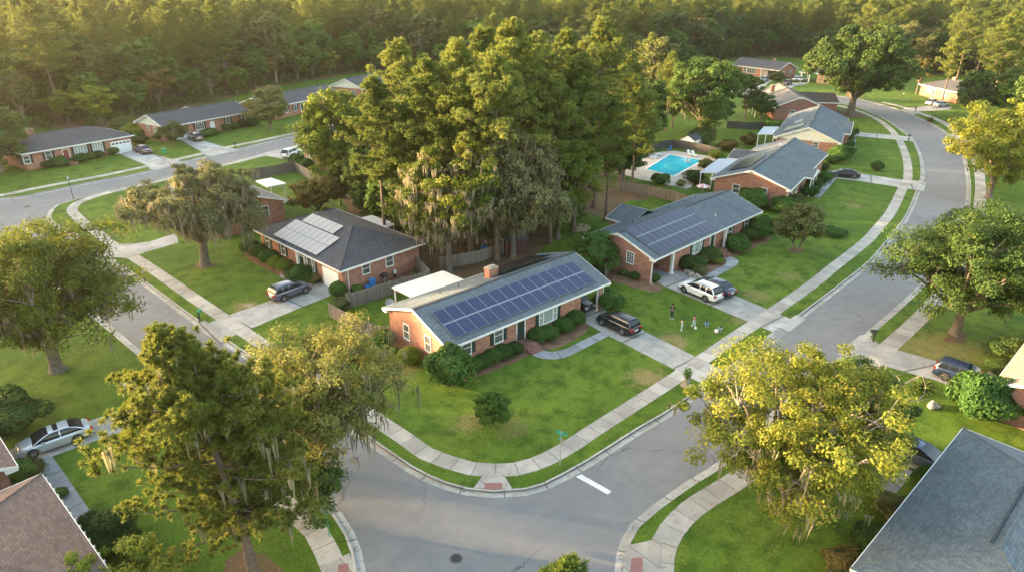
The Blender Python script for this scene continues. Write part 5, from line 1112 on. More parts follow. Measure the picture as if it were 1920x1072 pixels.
# ================================================================ PEOPLE
def skin_mesh(name, verts, edges, radii, mat, parent, root=0):
    me = bpy.data.meshes.new(name); me.from_pydata([tuple(v) for v in verts], edges, []); o = link(name, me, parent)
    md = o.modifiers.new('s', 'SKIN'); sv = me.skin_vertices[0].data
    for i, r in enumerate(radii): sv[i].radius = (r, r) if not isinstance(r, tuple) else r; sv[i].use_root = i == root
    o.modifiers.new('d', 'SUBSURF').levels = 1
    dg = bpy.context.evaluated_depsgraph_get(); ev = o.evaluated_get(dg); nm = bpy.data.meshes.new_from_object(ev); o.modifiers.clear(); o.data = nm; nm.materials.clear(); nm.materials.append(mat)
    nm.polygons.foreach_set('use_smooth', [True]*len(nm.polygons)); return o
def person(px, rz, h, label, shirt, pants, pose='stand', hair='hair', shoe='whitecloth'):
    """joints in units of height; the body grows from the pelvis"""
    c = at(*px); e = empty('person', (c.x, c.y, 0), R(rz), label, 'person', 'children playing on the lawn')
    J = dict(pel=(0, 0, .50), waist=(0, 0, .60), chest=(.0, 0, .74), neck=(.0, 0, .83), head=(.01, 0, .90), top=(.01, 0, .965),
             shl=(0, .10, .79), ell=(.0, .145, .63), hal=(.05, .15, .50), fl=(.06, .15, .455), shr=(0, -.10, .79), elr=(.0, -.145, .63), har=(.05, -.15, .50), fr=(.06, -.15, .455),
             hil=(0, .05, .48), knl=(.02, .06, .27), anl=(0, .065, .05), tol=(.085, .07, .02), hir=(0, -.05, .48), knr=(.02, -.06, .27), anr=(0, -.065, .05), tor=(.085, -.07, .02))
    if pose == 'walk': J.update(knl=(.10, .05, .28), anl=(.08, .05, .06), tol=(.165, .05, .03), knr=(-.03, -.06, .27), anr=(-.14, -.06, .09), tor=(-.06, -.06, .04), ell=(-.08, .14, .64), hal=(-.04, .15, .52), fl=(-.02, .15, .48), elr=(.08, -.14, .64), har=(.17, -.12, .57), fr=(.20, -.11, .54))
    if pose == 'reach': J.update(ell=(.10, .13, .70), hal=(.20, .08, .74), fl=(.24, .06, .75), elr=(.09, -.14, .68), har=(.19, -.08, .70), fr=(.23, -.06, .71))
    if pose == 'crouch':
        J.update(pel=(-.10, 0, .27), waist=(-.03, 0, .36), chest=(.10, 0, .46), neck=(.18, 0, .52), head=(.25, 0, .56), top=(.30, 0, .60), shl=(.14, .10, .48), ell=(.22, .12, .33), hal=(.27, .09, .20), fl=(.29, .08, .16), shr=(.14, -.10, .48), elr=(.22, -.12, .33), har=(.27, -.09, .20), fr=(.29, -.08, .16),
                 hil=(-.10, .05, .26), knl=(.08, .08, .27), anl=(-.04, .08, .05), tol=(.05, .08, .02), hir=(-.10, -.05, .26), knr=(.08, -.08, .22), anr=(-.08, -.08, .05), tor=(.01, -.08, .02))
    K = list(J); V = [Vector(J[k])*h for k in K]; ix = {k: i for i, k in enumerate(K)}
    rad = dict(pel=.062, waist=.055, chest=.065, neck=.028, head=.052, top=.042, shl=.034, shr=.034, ell=.023, elr=.023, hal=.017, har=.017, fl=.014, fr=.014, hil=.05, hir=.05, knl=.033, knr=.033, anl=.021, anr=.021, tol=.02, tor=.02)
    E_ = [('pel', 'waist'), ('waist', 'chest'), ('chest', 'neck'), ('neck', 'head'), ('head', 'top'), ('chest', 'shl'), ('shl', 'ell'), ('ell', 'hal'), ('hal', 'fl'), ('chest', 'shr'), ('shr', 'elr'), ('elr', 'har'), ('har', 'fr'), ('pel', 'hil'), ('hil', 'knl'), ('knl', 'anl'), ('anl', 'tol'), ('pel', 'hir'), ('hir', 'knr'), ('knr', 'anr'), ('anr', 'tor')]
    # five fingers on each hand
    vv = list(V); ee = [(ix[a], ix[b]) for a, b in E_]; rr_ = [rad[k]*h for k in K]
    for sd in 'lr':
        b = ix['f'+sd]; d = (V[b]-V[ix['ha'+sd]]).normalized()
        for q in range(5): ee.append((b, len(vv))); vv.append(V[b]+d*h*(.03-.003*abs(q-1.5))+Vector((0, .012*h*(q-2), -.003*h*q))); rr_.append(.006*h)
    skin_mesh('body', vv, ee, rr_, M['skin'], e, 0)
    def cloth(name, ks, es, mat, ex, root):
        i2 = {k: i for i, k in enumerate(ks)}; skin_mesh(name, [V[ix[k]] for k in ks], [(i2[a], i2[b]) for a, b in es], [rad[k]*h*1.22+ex for k in ks], mat, e, i2[root])
    mk = lambda s, cc: M.get(s) or M.setdefault(s, newmat(s, cc, .9)[0])
    cl = {'navyshirt': (.015, .03, .06), 'cream': (.55, .50, .38), 'pinkshirt': (.55, .18, .20), 'blueshirt': (.12, .32, .60), 'greyshirt': (.28, .34, .42), 'denim': (.25, .35, .5), 'darkpants': (.02, .025, .04), 'palepants': (.5, .6, .68)}
    cloth('shirt', ['waist', 'chest', 'shl', 'ell', 'shr', 'elr'], [('waist', 'chest'), ('chest', 'shl'), ('shl', 'ell'), ('chest', 'shr'), ('shr', 'elr')], mk('cloth_'+shirt, cl[shirt]), .004, 'chest')
    cloth('trousers', ['pel', 'hil', 'knl', 'anl', 'hir', 'knr', 'anr'], [('pel', 'hil'), ('hil', 'knl'), ('knl', 'anl'), ('pel', 'hir'), ('hir', 'knr'), ('knr', 'anr')], mk('cloth_'+pants, cl[pants]), .004, 'pel')
    hd = V[ix['head']].lerp(V[ix['top']], .6); ax = (V[ix['top']]-V[ix['head']]).normalized()
    bm = bmesh.new(); bmesh.ops.create_icosphere(bm, subdivisions=2, radius=.068*h); bmesh.ops.translate(bm, verts=bm.verts, vec=hd+ax*.008*h-Vector((.014*h, 0, 0)))
    me = bpy.data.meshes.new('hair'); bm.to_mesh(me); bm.free(); me.materials.append(M[hair]); link('hair', me, e)
    for s_, t_ in (('anl', 'tol'), ('anr', 'tor')): m = MB(); a, b = V[ix[s_]], V[ix[t_]]; m.tube([(a.x-.02*h, a.y, a.z-.02*h), (b.x+.01*h, b.y, b.z)], [.032*h, .026*h], M[shoe], 8); m.build('shoe', e)
    m = MB(); hc = V[ix['head']]
    for y in (-.018, .018): m.tube([(hc.x+.055*h, hc.y+y*h, hc.z+.01*h), (hc.x+.061*h, hc.y+y*h, hc.z+.01*h)], .007*h, M['hair'], 6)
    m.tube([(hc.x+.055*h, hc.y, hc.z-.004*h), (hc.x+.070*h, hc.y, hc.z-.012*h)], [.006*h, .010*h], M['skin'], 6); m.build('face', e)
    return e
person((1259,597), -140, 1.75, 'person in dark cap and navy clothes standing apart on the lawn', 'navyshirt', 'darkpants')
person((1278,619), 120, 1.35, 'child in cream top and pale trousers standing on the grass', 'cream', 'palepants', 'reach')
person((1300,612), -60, 1.40, 'child carrying something pink in the middle of the group', 'pinkshirt', 'palepants', 'walk')
person((1325,613), 200, 1.35, 'child in bright blue crouching on the grass', 'blueshirt', 'denim', 'crouch')
person((1349,622), 215, 1.3, 'child in grey blue crouching beside the large white ball', 'greyshirt', 'denim', 'crouch')
c = at(1343,624)
bm = bmesh.new(); bmesh.ops.create_uvsphere(bm, u_segments=24, v_segments=16, radius=.22); me = bpy.data.meshes.new('ball'); bm.to_mesh(me); bm.free(); me.materials.append(M['whitecloth']); me.polygons.foreach_set('use_smooth', [True]*len(me.polygons)); o = link('ball', me); o.location = (c.x, c.y, .22); tag(o, 'large white ball at the feet of the crouching child', 'ball')
c = at(1304,617); bm = bmesh.new(); bmesh.ops.create_uvsphere(bm, u_segments=20, v_segments=12, radius=.14); me = bpy.data.meshes.new('ball'); bm.to_mesh(me); bm.free(); me.materials.append(M['whitecloth']); o = link('ball', me); o.location = (c.x, c.y, .14); tag(o, 'small white ball lying in front of the walking child', 'ball')

# ================================================================ TREES AND SHRUBS
def mesh_np(name, V, F4, mat, rn=None, T3=False):
    """V (n,k,3): n separate faces of k corners"""
    n, k = V.shape[:2]; me = bpy.data.meshes.new(name); me.vertices.add(n*k); me.vertices.foreach_set('co', V.reshape(-1).astype(np.float32))
    me.loops.add(n*k); me.loops.foreach_set('vertex_index', np.arange(n*k, dtype=np.int32)); me.polygons.add(n)
    me.polygons.foreach_set('loop_start', np.arange(0, n*k, k, dtype=np.int32)); me.polygons.foreach_set('loop_total', np.full(n, k, dtype=np.int32))
    a = me.attributes.new('rnd', 'FLOAT', 'FACE'); a.data.foreach_set('value', rn.astype(np.float32)); me.materials.append(mat); me.update(); me.validate(); return me
def unit(v): return v/np.maximum(np.linalg.norm(v, axis=-1, keepdims=True), 1e-6)
def leaves(rs, C, out, n_per, rc, size, flat=.62, tint=None, asp=.55):
    """rhombic leaf faces scattered through each clump; C clump centres, out their outward directions"""
    n = len(C)*n_per; c = np.repeat(C, n_per, 0); o = np.repeat(out, n_per, 0)
    d = unit(rs.normal(size=(n, 3))); r = rs.random((n, 1))**.45; off = d*r*np.repeat(rc, n_per)[:, None]; off[:, 2] *= flat
    P_ = c+off; nm = unit(d*.7+o*.5+np.array([0, 0, .55])+rs.normal(size=(n, 3))*.55)
    t = unit(np.cross(nm, rs.normal(size=(n, 3)))); b = np.cross(nm, t); s = size*(.65+.7*rs.random((n, 1)))
    V = np.stack([P_-t*s, P_+b*s*asp, P_+t*s, P_-b*s*asp], 1)
    tn = np.repeat(rs.random(len(C)) if tint is None else tint, n_per)
    return V, np.clip(tn*.55+rs.random(n)*.5, 0, 1)
def needles(rs, C, out, k, L, wd, tint=None):
    """tufts: k thin blades radiating from every centre"""
    n = len(C)*k; c = np.repeat(C, k, 0); o = np.repeat(out, k, 0)
    d = unit(rs.normal(size=(n, 3))*.75+o*.75); l = L*(.7+.5*rs.random((n, 1))); sd = unit(np.cross(d, rs.normal(size=(n, 3))))*wd
    V = np.stack([c-sd*.6, c+sd*.6, c+d*l*.6+sd, c+d*l, c+d*l*.6-sd], 1)[:, [0, 1, 2, 3, 4]]
    tn = np.repeat(rs.random(len(C)) if tint is None else tint, k)
    return V, np.clip(tn*.55+rs.random(n)*.5, 0, 1)
def bez(a, b, c, n): return [a*(1-t)**2+b*2*t*(1-t)+c*t*t for t in [i/(n-1) for i in range(n)]]
def wood(mb, a, b, c, r0, r1, mat, n=6, k=6): mb.tube(bez(a, b, c, n), [r0+(r1-r0)*(i/(n-1))**.8 for i in range(n)], mat, k, False)
def broadleaf(seed, h, rx, trunk, leaf, bark='bark', fork=.28, zlo=.3, K=14, lr=.34, cl=9, npc=60, ls=.20, rc=.30, ry=None, lean=(0, 0), moss=0, stems=1, top=1.0, sparse=0.):
    rs = np.random.RandomState(seed); ry = ry or rx; zc = h*(zlo+1)/2; rz = h*(1-zlo)/2; W = MB(); R0 = min(rx, ry, rz*1.3)
    L = []
    tries = 0
    while len(L) < K and tries < 4000:
        tries += 1; d = unit(rs.normal(size=3)); r = rs.uniform(.35, .78)**.8; p = np.array([d[0]*rx*r*.92, d[1]*ry*r*.92, zc+d[2]*rz*r*.86])
        if d[2] < -.3 and r > .5 and rs.random() < .5: continue
        if all(np.linalg.norm((p-q[0])/np.array([1, 1, .8])) > lr*R0*.95 for q in L): L.append((p, lr*R0*rs.uniform(.7, 1.25)))
    zf = h*fork; bases = []
    for s_ in range(stems):
        a = 2*math.pi*s_/max(1, stems)+seed; bs = Vector((math.cos(a), math.sin(a), 0))*(trunk*1.3 if stems > 1 else 0)
        tp = Vector((lean[0]+bs.x*2.2, lean[1]+bs.y*2.2, zf)); W.tube([bs+Vector((0, 0, -.1)), bs+Vector((0, 0, .12)), bs.lerp(tp, .3), tp], [trunk*1.7/stems**.4, trunk*1.15/stems**.4, trunk*.95/stems**.4, trunk*.8/stems**.4], M[bark], 10, False); bases.append(tp)
    CC, OO, RC, TT = [], [], [], []; ms = []
    for i, (p, r) in enumerate(L):
        pv = Vector(p); b = min(bases, key=lambda q: (q-pv).length); m_ = b.lerp(pv, .45)+Vector((rs.uniform(-.6, .6), rs.uniform(-.6, .6), rs.uniform(.0, 1.2)))
        wood(W, b-Vector((0, 0, trunk)), m_, pv, trunk*.52, trunk*.13, M[bark], 7, 7); tl = rs.random()
        for j in range(cl):
            d = unit(rs.normal(size=3)+np.array([0, 0, .35])); q = p+d*r*rs.uniform(.65, 1.08)*np.array([1, 1, .82])
            if q[2] < h*zlo*.75: continue
            if rs.random() < sparse: continue
            CC.append(q); OO.append(d); RC.append(r*rc*rs.uniform(1.0, 1.9)); TT.append(min(1, max(0, tl*.6+rs.uniform(-.1, .5))))
            if j % 2 == 0: wood(W, pv-Vector((0, 0, r*.3)), pv.lerp(Vector(q), .5)+Vector((0, 0, .1)), Vector(q), trunk*.12, trunk*.03, M[bark], 4, 4)
    CC, OO, RC, TT = map(np.array, (CC, OO, RC, TT))
    V, rn = leaves(rs, CC, OO, npc, RC, ls, tint=TT); crown = mesh_np('crown', V, None, M[leaf], rn)
    mossm = None
    if moss:
        lowC = CC[np.argsort(CC[:, 2]+rs.random(len(CC))*h*.9)][:int(len(CC)*min(.85, moss))]; Q = []
        for c in lowC:
            for _ in range(rs.randint(1, 4) if moss < .7 else rs.randint(3, 7)):
                x, y = c[:2]+rs.normal(size=2)*.55; z0 = c[2]-rs.uniform(0, .4); ln = .35+rs.gamma(2.0, .42); ln = min(ln, z0-.8)
                if ln < .3: continue
                for _s in range(10):
                    a = rs.uniform(0, 6.28); w_ = rs.uniform(.018, .05); ox, oy = rs.normal(size=2)*.16; l2 = ln*rs.uniform(.25, 1); dx, dy = math.cos(a)*w_, math.sin(a)*w_; jx, jy = rs.normal(size=2)*.09
                    Q.append([(x+ox-dx, y+oy-dy, z0), (x+ox+dx, y+oy+dy, z0), (x+ox*.6+dx*.9+jx, y+oy*.6+dy*.9+jy, z0-l2*.55), (x+ox*.3+jx, y+oy*.3+jy, z0-l2)])
        Q = np.array(Q); mossm = mesh_np('moss', Q, None, M['moss'], rs.random(len(Q)))
    return W, crown, mossm
def pine(seed, h, rx, trunk, leaf='lf_pine', clear=.5, nb=46, tufts=9, k=16, L=.5, wd=.05, cl=3, spread=.9, moss=0, lean=(0, 0), bark='bark_pine', crown_pow=.75, avoid=None):
    rs = np.random.RandomState(seed); W = MB(); T_ = lambda t: Vector((lean[0]*t*t, lean[1]*t*t, h*t))
    ts = [0, .01, .05, .15, .3, .45, .6, .72, .84, .93, 1.0]; W.tube([T_(t)-Vector((0, 0, .1 if t == 0 else 0)) for t in ts], [trunk*1.35*(1-t*.35) if t < .02 else trunk*(1-t*.93) for t in ts], M[bark], 9, False)
    CC, OO, TT = [], [], []; Q = []
    for i in range(nb):
        t = clear+(1-clear)*((i+.5)/nb)**.9; u = (t-clear)/(1-clear); prof = math.sin(min(1, .18+u*.95)*math.pi)**crown_pow*.85+.22
        ln = rx*prof*rs.uniform(.65, 1.12)*(1 if u < .85 else .7); a = i*2.4+rs.uniform(-.5, .5)
        if avoid is not None and u < .62 and math.cos(a-avoid) > .15: a += math.pi*.62
        d = Vector((math.cos(a), math.sin(a), 0)); b = T_(t*.985)
        rise = ln*(.10+.45*u)+rs.uniform(-.3, .4); e = b+d*ln+Vector((0, 0, rise)); m_ = b+d*ln*.55+Vector((0, 0, -ln*.05+rise*.2)); wood(W, b, m_, e, trunk*.24*(1-u*.5), .025, M[bark], 6, 5); tl = rs.random()
        for c in range(cl):
            f = 1-c*.27 if c else 1.0; pt = b*(1-f)**2+m_*2*f*(1-f)+e*f*f; side = Vector((-d.y, d.x, 0))*(rs.uniform(-1, 1)*ln*.24*(1 if c else .3)); cc = np.array(pt+side+Vector((0, 0, .15)))
            if c: wood(W, pt-d*.5, pt+side*.5, Vector(cc), .05, .02, M[bark], 3, 4)
            R_ = spread*rs.uniform(.75, 1.25)
            for _ in range(tufts):
                o = unit(rs.normal(size=3)+np.array([0, 0, .55])); CC.append(cc+o*R_*rs.uniform(.35, 1.0)*np.array([1, 1, .42])); OO.append(unit(o*.8+np.array([0, 0, .6]))); TT.append(min(1, tl*.5+rs.random()*.5))
            if moss and rs.random() < moss:
                for _ in range(4):
                    x, y = cc[:2]+rs.normal(size=2)*.4; z0 = cc[2]-.2; ln2 = rs.uniform(.5, 2.2)
                    for _s in range(5):
                        aa = rs.uniform(0, 6.28); w_ = .06; ox, oy = rs.normal(size=2)*.09; l2 = ln2*rs.uniform(.45, 1); dx, dy = math.cos(aa)*w_, math.sin(aa)*w_
                        Q.append([(x+ox-dx, y+oy-dy, z0), (x+ox+dx, y+oy+dy, z0), (x+ox*.6+dx*.8, y+oy*.6+dy*.8, z0-l2*.6), (x+ox*.3, y+oy*.3, z0-l2)])
    V, rn = needles(rs, np.array(CC), np.array(OO), k, L, wd, np.array(TT)); crown = mesh_np('crown', V, None, M[leaf], rn)
    mm = mesh_np('moss', np.array(Q), None, M['moss'], rs.random(len(Q))) if Q else None
    return W, crown, mm
def place(name, cat, W, crown, mossm, pos, label, rz=0., group=None, cn='crown', sc_=1.0):
    e = empty(name, (pos[0], pos[1], 0), rz, label, cat, group); e.scale = (sc_,)*3
    t = W.build('trunk', e, True) if isinstance(W, MB) else link('trunk', W, e); link(cn, crown, e)
    if mossm: link('moss', mossm, e)
    return e
def again(src, pos, rz, s, label=None, group=None):
    c = copy_tree(src); c.location = (pos[0], pos[1], 0); c.rotation_euler.z = rz; c.scale = s if isinstance(s, tuple) else (s,)*3
    if label: c['label'] = label
    if group: c['group'] = group
    return c
def hgt(base, top):
    b = at(*base); lo, hi = 0, 70
    for _ in range(40):
        m = (lo+hi)/2
        if pix((b.x, b.y, m))[1] > top: lo = m
        else: hi = m
    return lo
# --- single trees of the foreground and the lawns
b = at(478, 1086)
W, c, m = pine(11, 15.9, 4.5, .34, leaf='lf_sunpine', clear=.22, nb=96, tufts=12, k=54, L=.31, wd=.020, cl=4, spread=1.0, moss=.12, lean=(-1.5, 1.2), crown_pow=.6, avoid=R(-100))
place('pine_tree', 'pine tree', W, c, m, b, 'big sunlit pine with a bare scaly trunk at the bottom of the picture')
b = at(610, 885)
W, c, m = broadleaf(21, 12.4, 7.0, .5, 'lf_oak', fork=.22, zlo=.20, K=26, lr=.28, cl=11, npc=190, ls=.095, rc=.31, moss=.55, lean=(-.8, .6), sparse=.12)
place('live_oak', 'oak tree', W, c, m, b, 'mossy live oak just beyond the big pine, leaning over the road')
b = at(588, 975)
W, c, m = broadleaf(22, 6.2, 3.0, .16, 'lf_dark', fork=.2, zlo=.15, K=11, lr=.38, cl=10, npc=170, ls=.085, rc=.34)
place('broadleaf_tree', 'tree', W, c, m, b, 'low dark leafy tree by the kerb next to the lower stop sign')
b = at(1498, 785, 7.2)
W, c, m = broadleaf(31, 13.2, 7.4, .40, 'lf_gold', 'bark_pale', fork=.16, zlo=.08, K=38, lr=.27, cl=12, npc=190, ls=.10, rc=.29, moss=.25, stems=3, sparse=.2)
place('golden_tree', 'tree', W, c, m, b, 'large golden green tree with several pale trunks beside the junction')
b = at(1608, 762, 5)
W, c, m = broadleaf(32, 8.6, 4.0, .26, 'lf_dark', fork=.2, zlo=.05, K=22, lr=.32, cl=10, npc=170, ls=.095, rc=.32, moss=.05)
place('broadleaf_tree', 'tree', W, c, m, b, 'dark green tree pressed against the right side of the golden tree')
# dead bare limbs
e = empty('bare_branch', at(1590, 850), 0, 'pale bare dead limbs poking out of the dark green tree', 'dead branch'); e.location.z = 0
m = MB(); o = Vector((0, 0, 3.4)); rs_ = random.Random(5)
for a, l, z in ((-.35, 5.5, 5.6), (-.6, 5.4, 4.4), (.1, 4.4, 5.9)):
    t = o+Vector((math.cos(a)*l, math.sin(a)*l, z-3.4)); wood(m, o, o.lerp(t, .5)+Vector((0, 0, .5)), t, .09, .02, M['bark_pale'], 6, 5)
    for q in range(4): s0 = o.lerp(t, .45+q*.13)+Vector((0, 0, .2)); wood(m, s0, s0+Vector((rs_.uniform(.2, .9), rs_.uniform(-.8, .8), .4)), s0+Vector((rs_.uniform(.8, 1.5), rs_.uniform(-1.4, 1.4), rs_.uniform(.2, 1.2))), .035, .01, M['bark_pale'], 4, 4)
m.tube([(0, 0, 0), (0, 0, 3.4)], [.14, .09], M['bark_pale'], 6); m.build('limb', e)
b = at(1790, 625)
W, c, m = broadleaf(41, 14.2, 9.4, .48, 'lf_deep', fork=.2, zlo=.11, K=38, lr=.27, cl=12, npc=170, ls=.12, rc=.33, moss=.02)
place('broadleaf_tree', 'tree', W, c, m, b, 'broad green street tree over the lawn with the dark blue suv')
b = at(108, 694)
W, c, m = broadleaf(51, 14.6, 9.6, .55, 'lf_gold', fork=.2, zlo=.10, K=40, lr=.26, cl=12, npc=160, ls=.12, rc=.31, moss=.4, sparse=.06)
place('live_oak', 'oak tree', W, c, m, b, 'spreading mossy live oak hiding the left road junction')
b = at(385, 497)
W, c, m = broadleaf(61, 12.9, 9.4, .55, 'lf_tan', 'bark', fork=.26, zlo=.22, K=30, lr=.25, cl=11, npc=130, ls=.15, rc=.30, moss=.85, lean=(.3, .2), sparse=.08)
place('live_oak', 'oak tree', W, c, m, b, 'live oak draped in tan moss on the lawn before the hip roofed house')
b = at(1492, 470)
W, c, m = broadleaf(71, 6.6, 3.3, .17, 'lf_olive', fork=.18, zlo=.16, K=16, lr=.34, cl=10, npc=80, ls=.14, rc=.34, stems=2)
place('small_tree', 'tree', W, c, m, b, 'small round olive tree on the lawn right of the violet panel house')
b = at(1594, 215)
W, c, m = broadleaf(81, 24, 15.5, .95, 'lf_deep', fork=.2, zlo=.16, K=56, lr=.24, cl=13, npc=90, ls=.34, rc=.33)
place('great_oak', 'oak tree', W, c, m, b, 'great round oak standing alone inside the upper bend')
b = at(508, 243)
W, c, m = broadleaf(91, 9.8, 6.0, .3, 'lf_olive', fork=.15, zlo=.08, K=20, lr=.32, cl=10, npc=70, ls=.24, rc=.34)
place('round_tree', 'tree', W, c, m, b, 'round olive green tree alone on the lawn across the street')
b = at(645, 372)
W, c, m = broadleaf(101, 19, 6.4, .4, 'lf_lime', fork=.25, zlo=.08, K=36, lr=.32, cl=10, npc=80, ls=.24, rc=.34)
place('poplar_tree', 'tree', W, c, m, b, 'tall yellow green tree at the left edge of the pine stand')
b = at(598, 405)
W, c, m = broadleaf(102, 6.0, 4.2, .2, 'lf_rust', fork=.15, zlo=.05, K=14, lr=.34, cl=10, npc=70, ls=.2, rc=.34)
place('small_tree', 'tree', W, c, m, b, 'low round yellow tinged tree behind the hip roofed house')
for i, (px, h, rx, lf, sd, moss, lab) in enumerate((((843,508), 18, 7.0, 'lf_gold', 111, .75, 'golden mossy oak with a slim trunk behind the patio cover'), ((962,482), 18.5, 7.8, 'lf_tan', 112, .8, 'grey green oak hung with long moss behind the chimney'), ((1045,448), 16.5, 6.4, 'lf_lime', 113, .2, 'deep green oak at the right end of the mossy group'))):
    W, c, m = broadleaf(sd, h, rx, .36, lf, fork=.22, zlo=.03, K=40, lr=.26, cl=11, npc=95, ls=.18, rc=.32, moss=moss); place('live_oak', 'oak tree', W, c, m, at(*px), lab)
b = at(1312, 258)
W, c, m = broadleaf(121, 19, 8.8, .55, 'lf_mid', fork=.2, zlo=.04, K=40, lr=.27, cl=11, npc=80, ls=.28, rc=.31, moss=.15)
place('big_oak', 'oak tree', W, c, m, b, 'wide oak with golden top rising behind the pool')
W, c, m = broadleaf(122, 8.5, 4.4, .3, 'lf_dark', fork=.2, zlo=.04, K=16, lr=.32, cl=10, npc=80, ls=.22, rc=.34)
place('broadleaf_tree', 'tree', W, c, m, at(1168, 336), 'dark tree overhanging the left side of the pool deck')
place('broadleaf_tree', 'tree', *broadleaf(123, 10, 3.4, .3, 'lf_green', fork=.2, zlo=.06, K=16, lr=.32, cl=10, npc=80, ls=.22, rc=.34), at(1222, 270), 'upright green tree between the pool and its left corner')
place('small_tree', 'tree', *broadleaf(124, 5.4, 3.0, .16, 'lf_bush', fork=.12, zlo=.0, K=22, lr=.32, cl=12, npc=150, ls=.085, rc=.36), at(1112, 512), 'small dense tree between the two solar houses')
place('small_tree', 'tree', *broadleaf(125, 6.5, 4.2, .2, 'lf_dark', fork=.15, zlo=.05, K=14, lr=.34, cl=10, npc=70, ls=.22, rc=.34), at(1425, 222), 'dark small tree against the rear wall of the brown brick house')
place('small_tree', 'tree', *broadleaf(126, 5.0, 3.0, .2, 'lf_olive', fork=.12, zlo=.05, K=12, lr=.34, cl=10, npc=60, ls=.2, rc=.34, sparse=.2), at(327, 272), 'spindly little tree on the lawn by the far garage')
place('small_tree', 'tree', *broadleaf(127, 4.4, 3.2, .2, 'lf_lime', fork=.12, zlo=.02, K=14, lr=.34, cl=11, npc=110, ls=.105, rc=.34), at(232, 1130), 'bright yellow green shrub tree at the bottom left roof edge')
place('broadleaf_tree', 'tree', *broadleaf(128, 17, 8.6, .5, 'lf_gold', fork=.2, zlo=.1, K=24, lr=.28, cl=11, npc=90, ls=.2, rc=.31), at(1885, 268, 9), 'yellow sunlit tree reaching in at the right beyond the kerb suv')
place('conifer_tree', 'tree', *broadleaf(129, 10, 5.0, .3, 'lf_dark', fork=.2, zlo=.02, K=18, lr=.3, cl=10, npc=80, ls=.24, rc=.32), at(1830, 222), 'dark bushy conifer by the drive below the orange lit house')
place('broadleaf_tree', 'tree', *broadleaf(130, 12.5, 7.5, .4, 'lf_dark', fork=.2, zlo=.02, K=20, lr=.3, cl=10, npc=80, ls=.22, rc=.32), at(5, 322), 'dark leafy tree at the left end of the red door house')
W, c, m = broadleaf(131, 3.2, 1.7, .07, 'lf_green', fork=.1, zlo=.0, K=16, lr=.34, cl=10, npc=70, ls=.085, rc=.36)
place('lawn_shrub', 'shrub', W, c, m, at(925, 797), 'loose bright green shrub standing alone on the corner lawn')
W, c, m = pine(132, 9.5, 1.9, .14, clear=.3, nb=36, tufts=12, k=26, L=.34, wd=.022, cl=3, spread=.5)
q = at(1062, 1073, 9.4); place('pine_tree', 'pine tree', W, c, m, q, 'pine whose topmost tufts alone show at the bottom edge')
# --- the pine stand: three pines, then copies
proto = {}
for i, (h, rx, tr, cl_) in enumerate(((26.5, 5.6, .36, .50), (25, 5.0, .32, .42), (23.5, 5.4, .32, .36))):
    proto[i] = pine(200+i, h, rx, tr, clear=cl_, leaf='lf_pine2', nb=36, tufts=15, k=16, L=.46, wd=.045, cl=4, spread=1.1)
bl = {}
for i, (h, rx, lf, bk) in enumerate(((17, 6.0, 'lf_green', 'bark'), (19, 6.5, 'lf_dark', 'bark'), (21, 6.2, 'lf_olive', 'bark_pale'), (15, 5.6, 'lf_lime', 'bark'), (18, 5.5, 'lf_rust', 'bark'))):
    bl[i] = broadleaf(220+i, h, rx, .34, lf, bk, fork=.25, zlo=.10, K=22, lr=.29, cl=9, npc=48, ls=.34, rc=.33, moss=.12 if i == 1 else 0)
first = {}
def forest_tree(kind, i, pos, rz, s, label, group):
    key = (kind, i)
    if key not in first:
        src = (proto if kind == 'p' else bl)[i]; t = place('pine_tree' if kind == 'p' else 'woodland_tree', 'pine tree' if kind == 'p' else 'tree', *src, pos, label, rz, group); t.scale = (s,)*3; first[key] = t; return t
    return again(first[key], pos, rz, s, label, group)
rf = random.Random(99)
stand = [((745,82),24,'pine heading the left shoulder of the stand above the yellow green tree'), ((700,150),21,'shorter pine between the yellow green tree and the stand'), ((800,120),23,'pine second from the left shoulder of the stand'), ((858,84),25,None), ((905,58),26,None), ((960,46),27,None), ((1005,70),25,None), ((1062,62),25,None), ((1182,104),21,None), ((1225,66),19,None), ((875,160),21,None), ((955,150),21,None), ((1040,150),21,None), ((1150,190),17,None), ((1200,160),17,None), ((820,190),19,None), ((760,200),18,None), ((1090,110),23,None), ((930,110),24,None), ((1262,100),17,None)]
PG = 'pines packed in the stand behind the houses'
forest_tree('p', 0, at(1113, 390), 1.0, 1.0, 'tallest pine with its long bare trunk standing clear of the stand', PG)
for k_, ((px, py), h, lab) in enumerate(stand):
    i = k_ % 3; s = h/(26.5, 25, 23.5)[i]; q = at(px, py, h); forest_tree('p', i, q, rf.uniform(0, 6.28), s, lab or 'tall pine packed among others in the central stand', PG)
for k_, (px, py, h, kk, i, lab) in enumerate(((1828,22,23,'p',0,'pine with its top third from the upper right corner'), (1868,6,25,'p',1,'tallest pine of the upper right corner'), (1908,26,24,'p',2,'broad pine at the very upper right corner'), (1800,62,19,'p',1,'slimmer pine directly right of the orange lit house'), (1850,120,14,'b',1,'dark round tree under the corner pines'), (1915,110,15,'b',1,'dark tree cut by the frame under the corner pines'))):
    forest_tree(kk, i, at(px, py, h), rf.uniform(0, 6.28), h/((26.5, 25, 23.5)[i] if kk == 'p' else (17, 19, 21, 15, 18)[i]), lab, None)
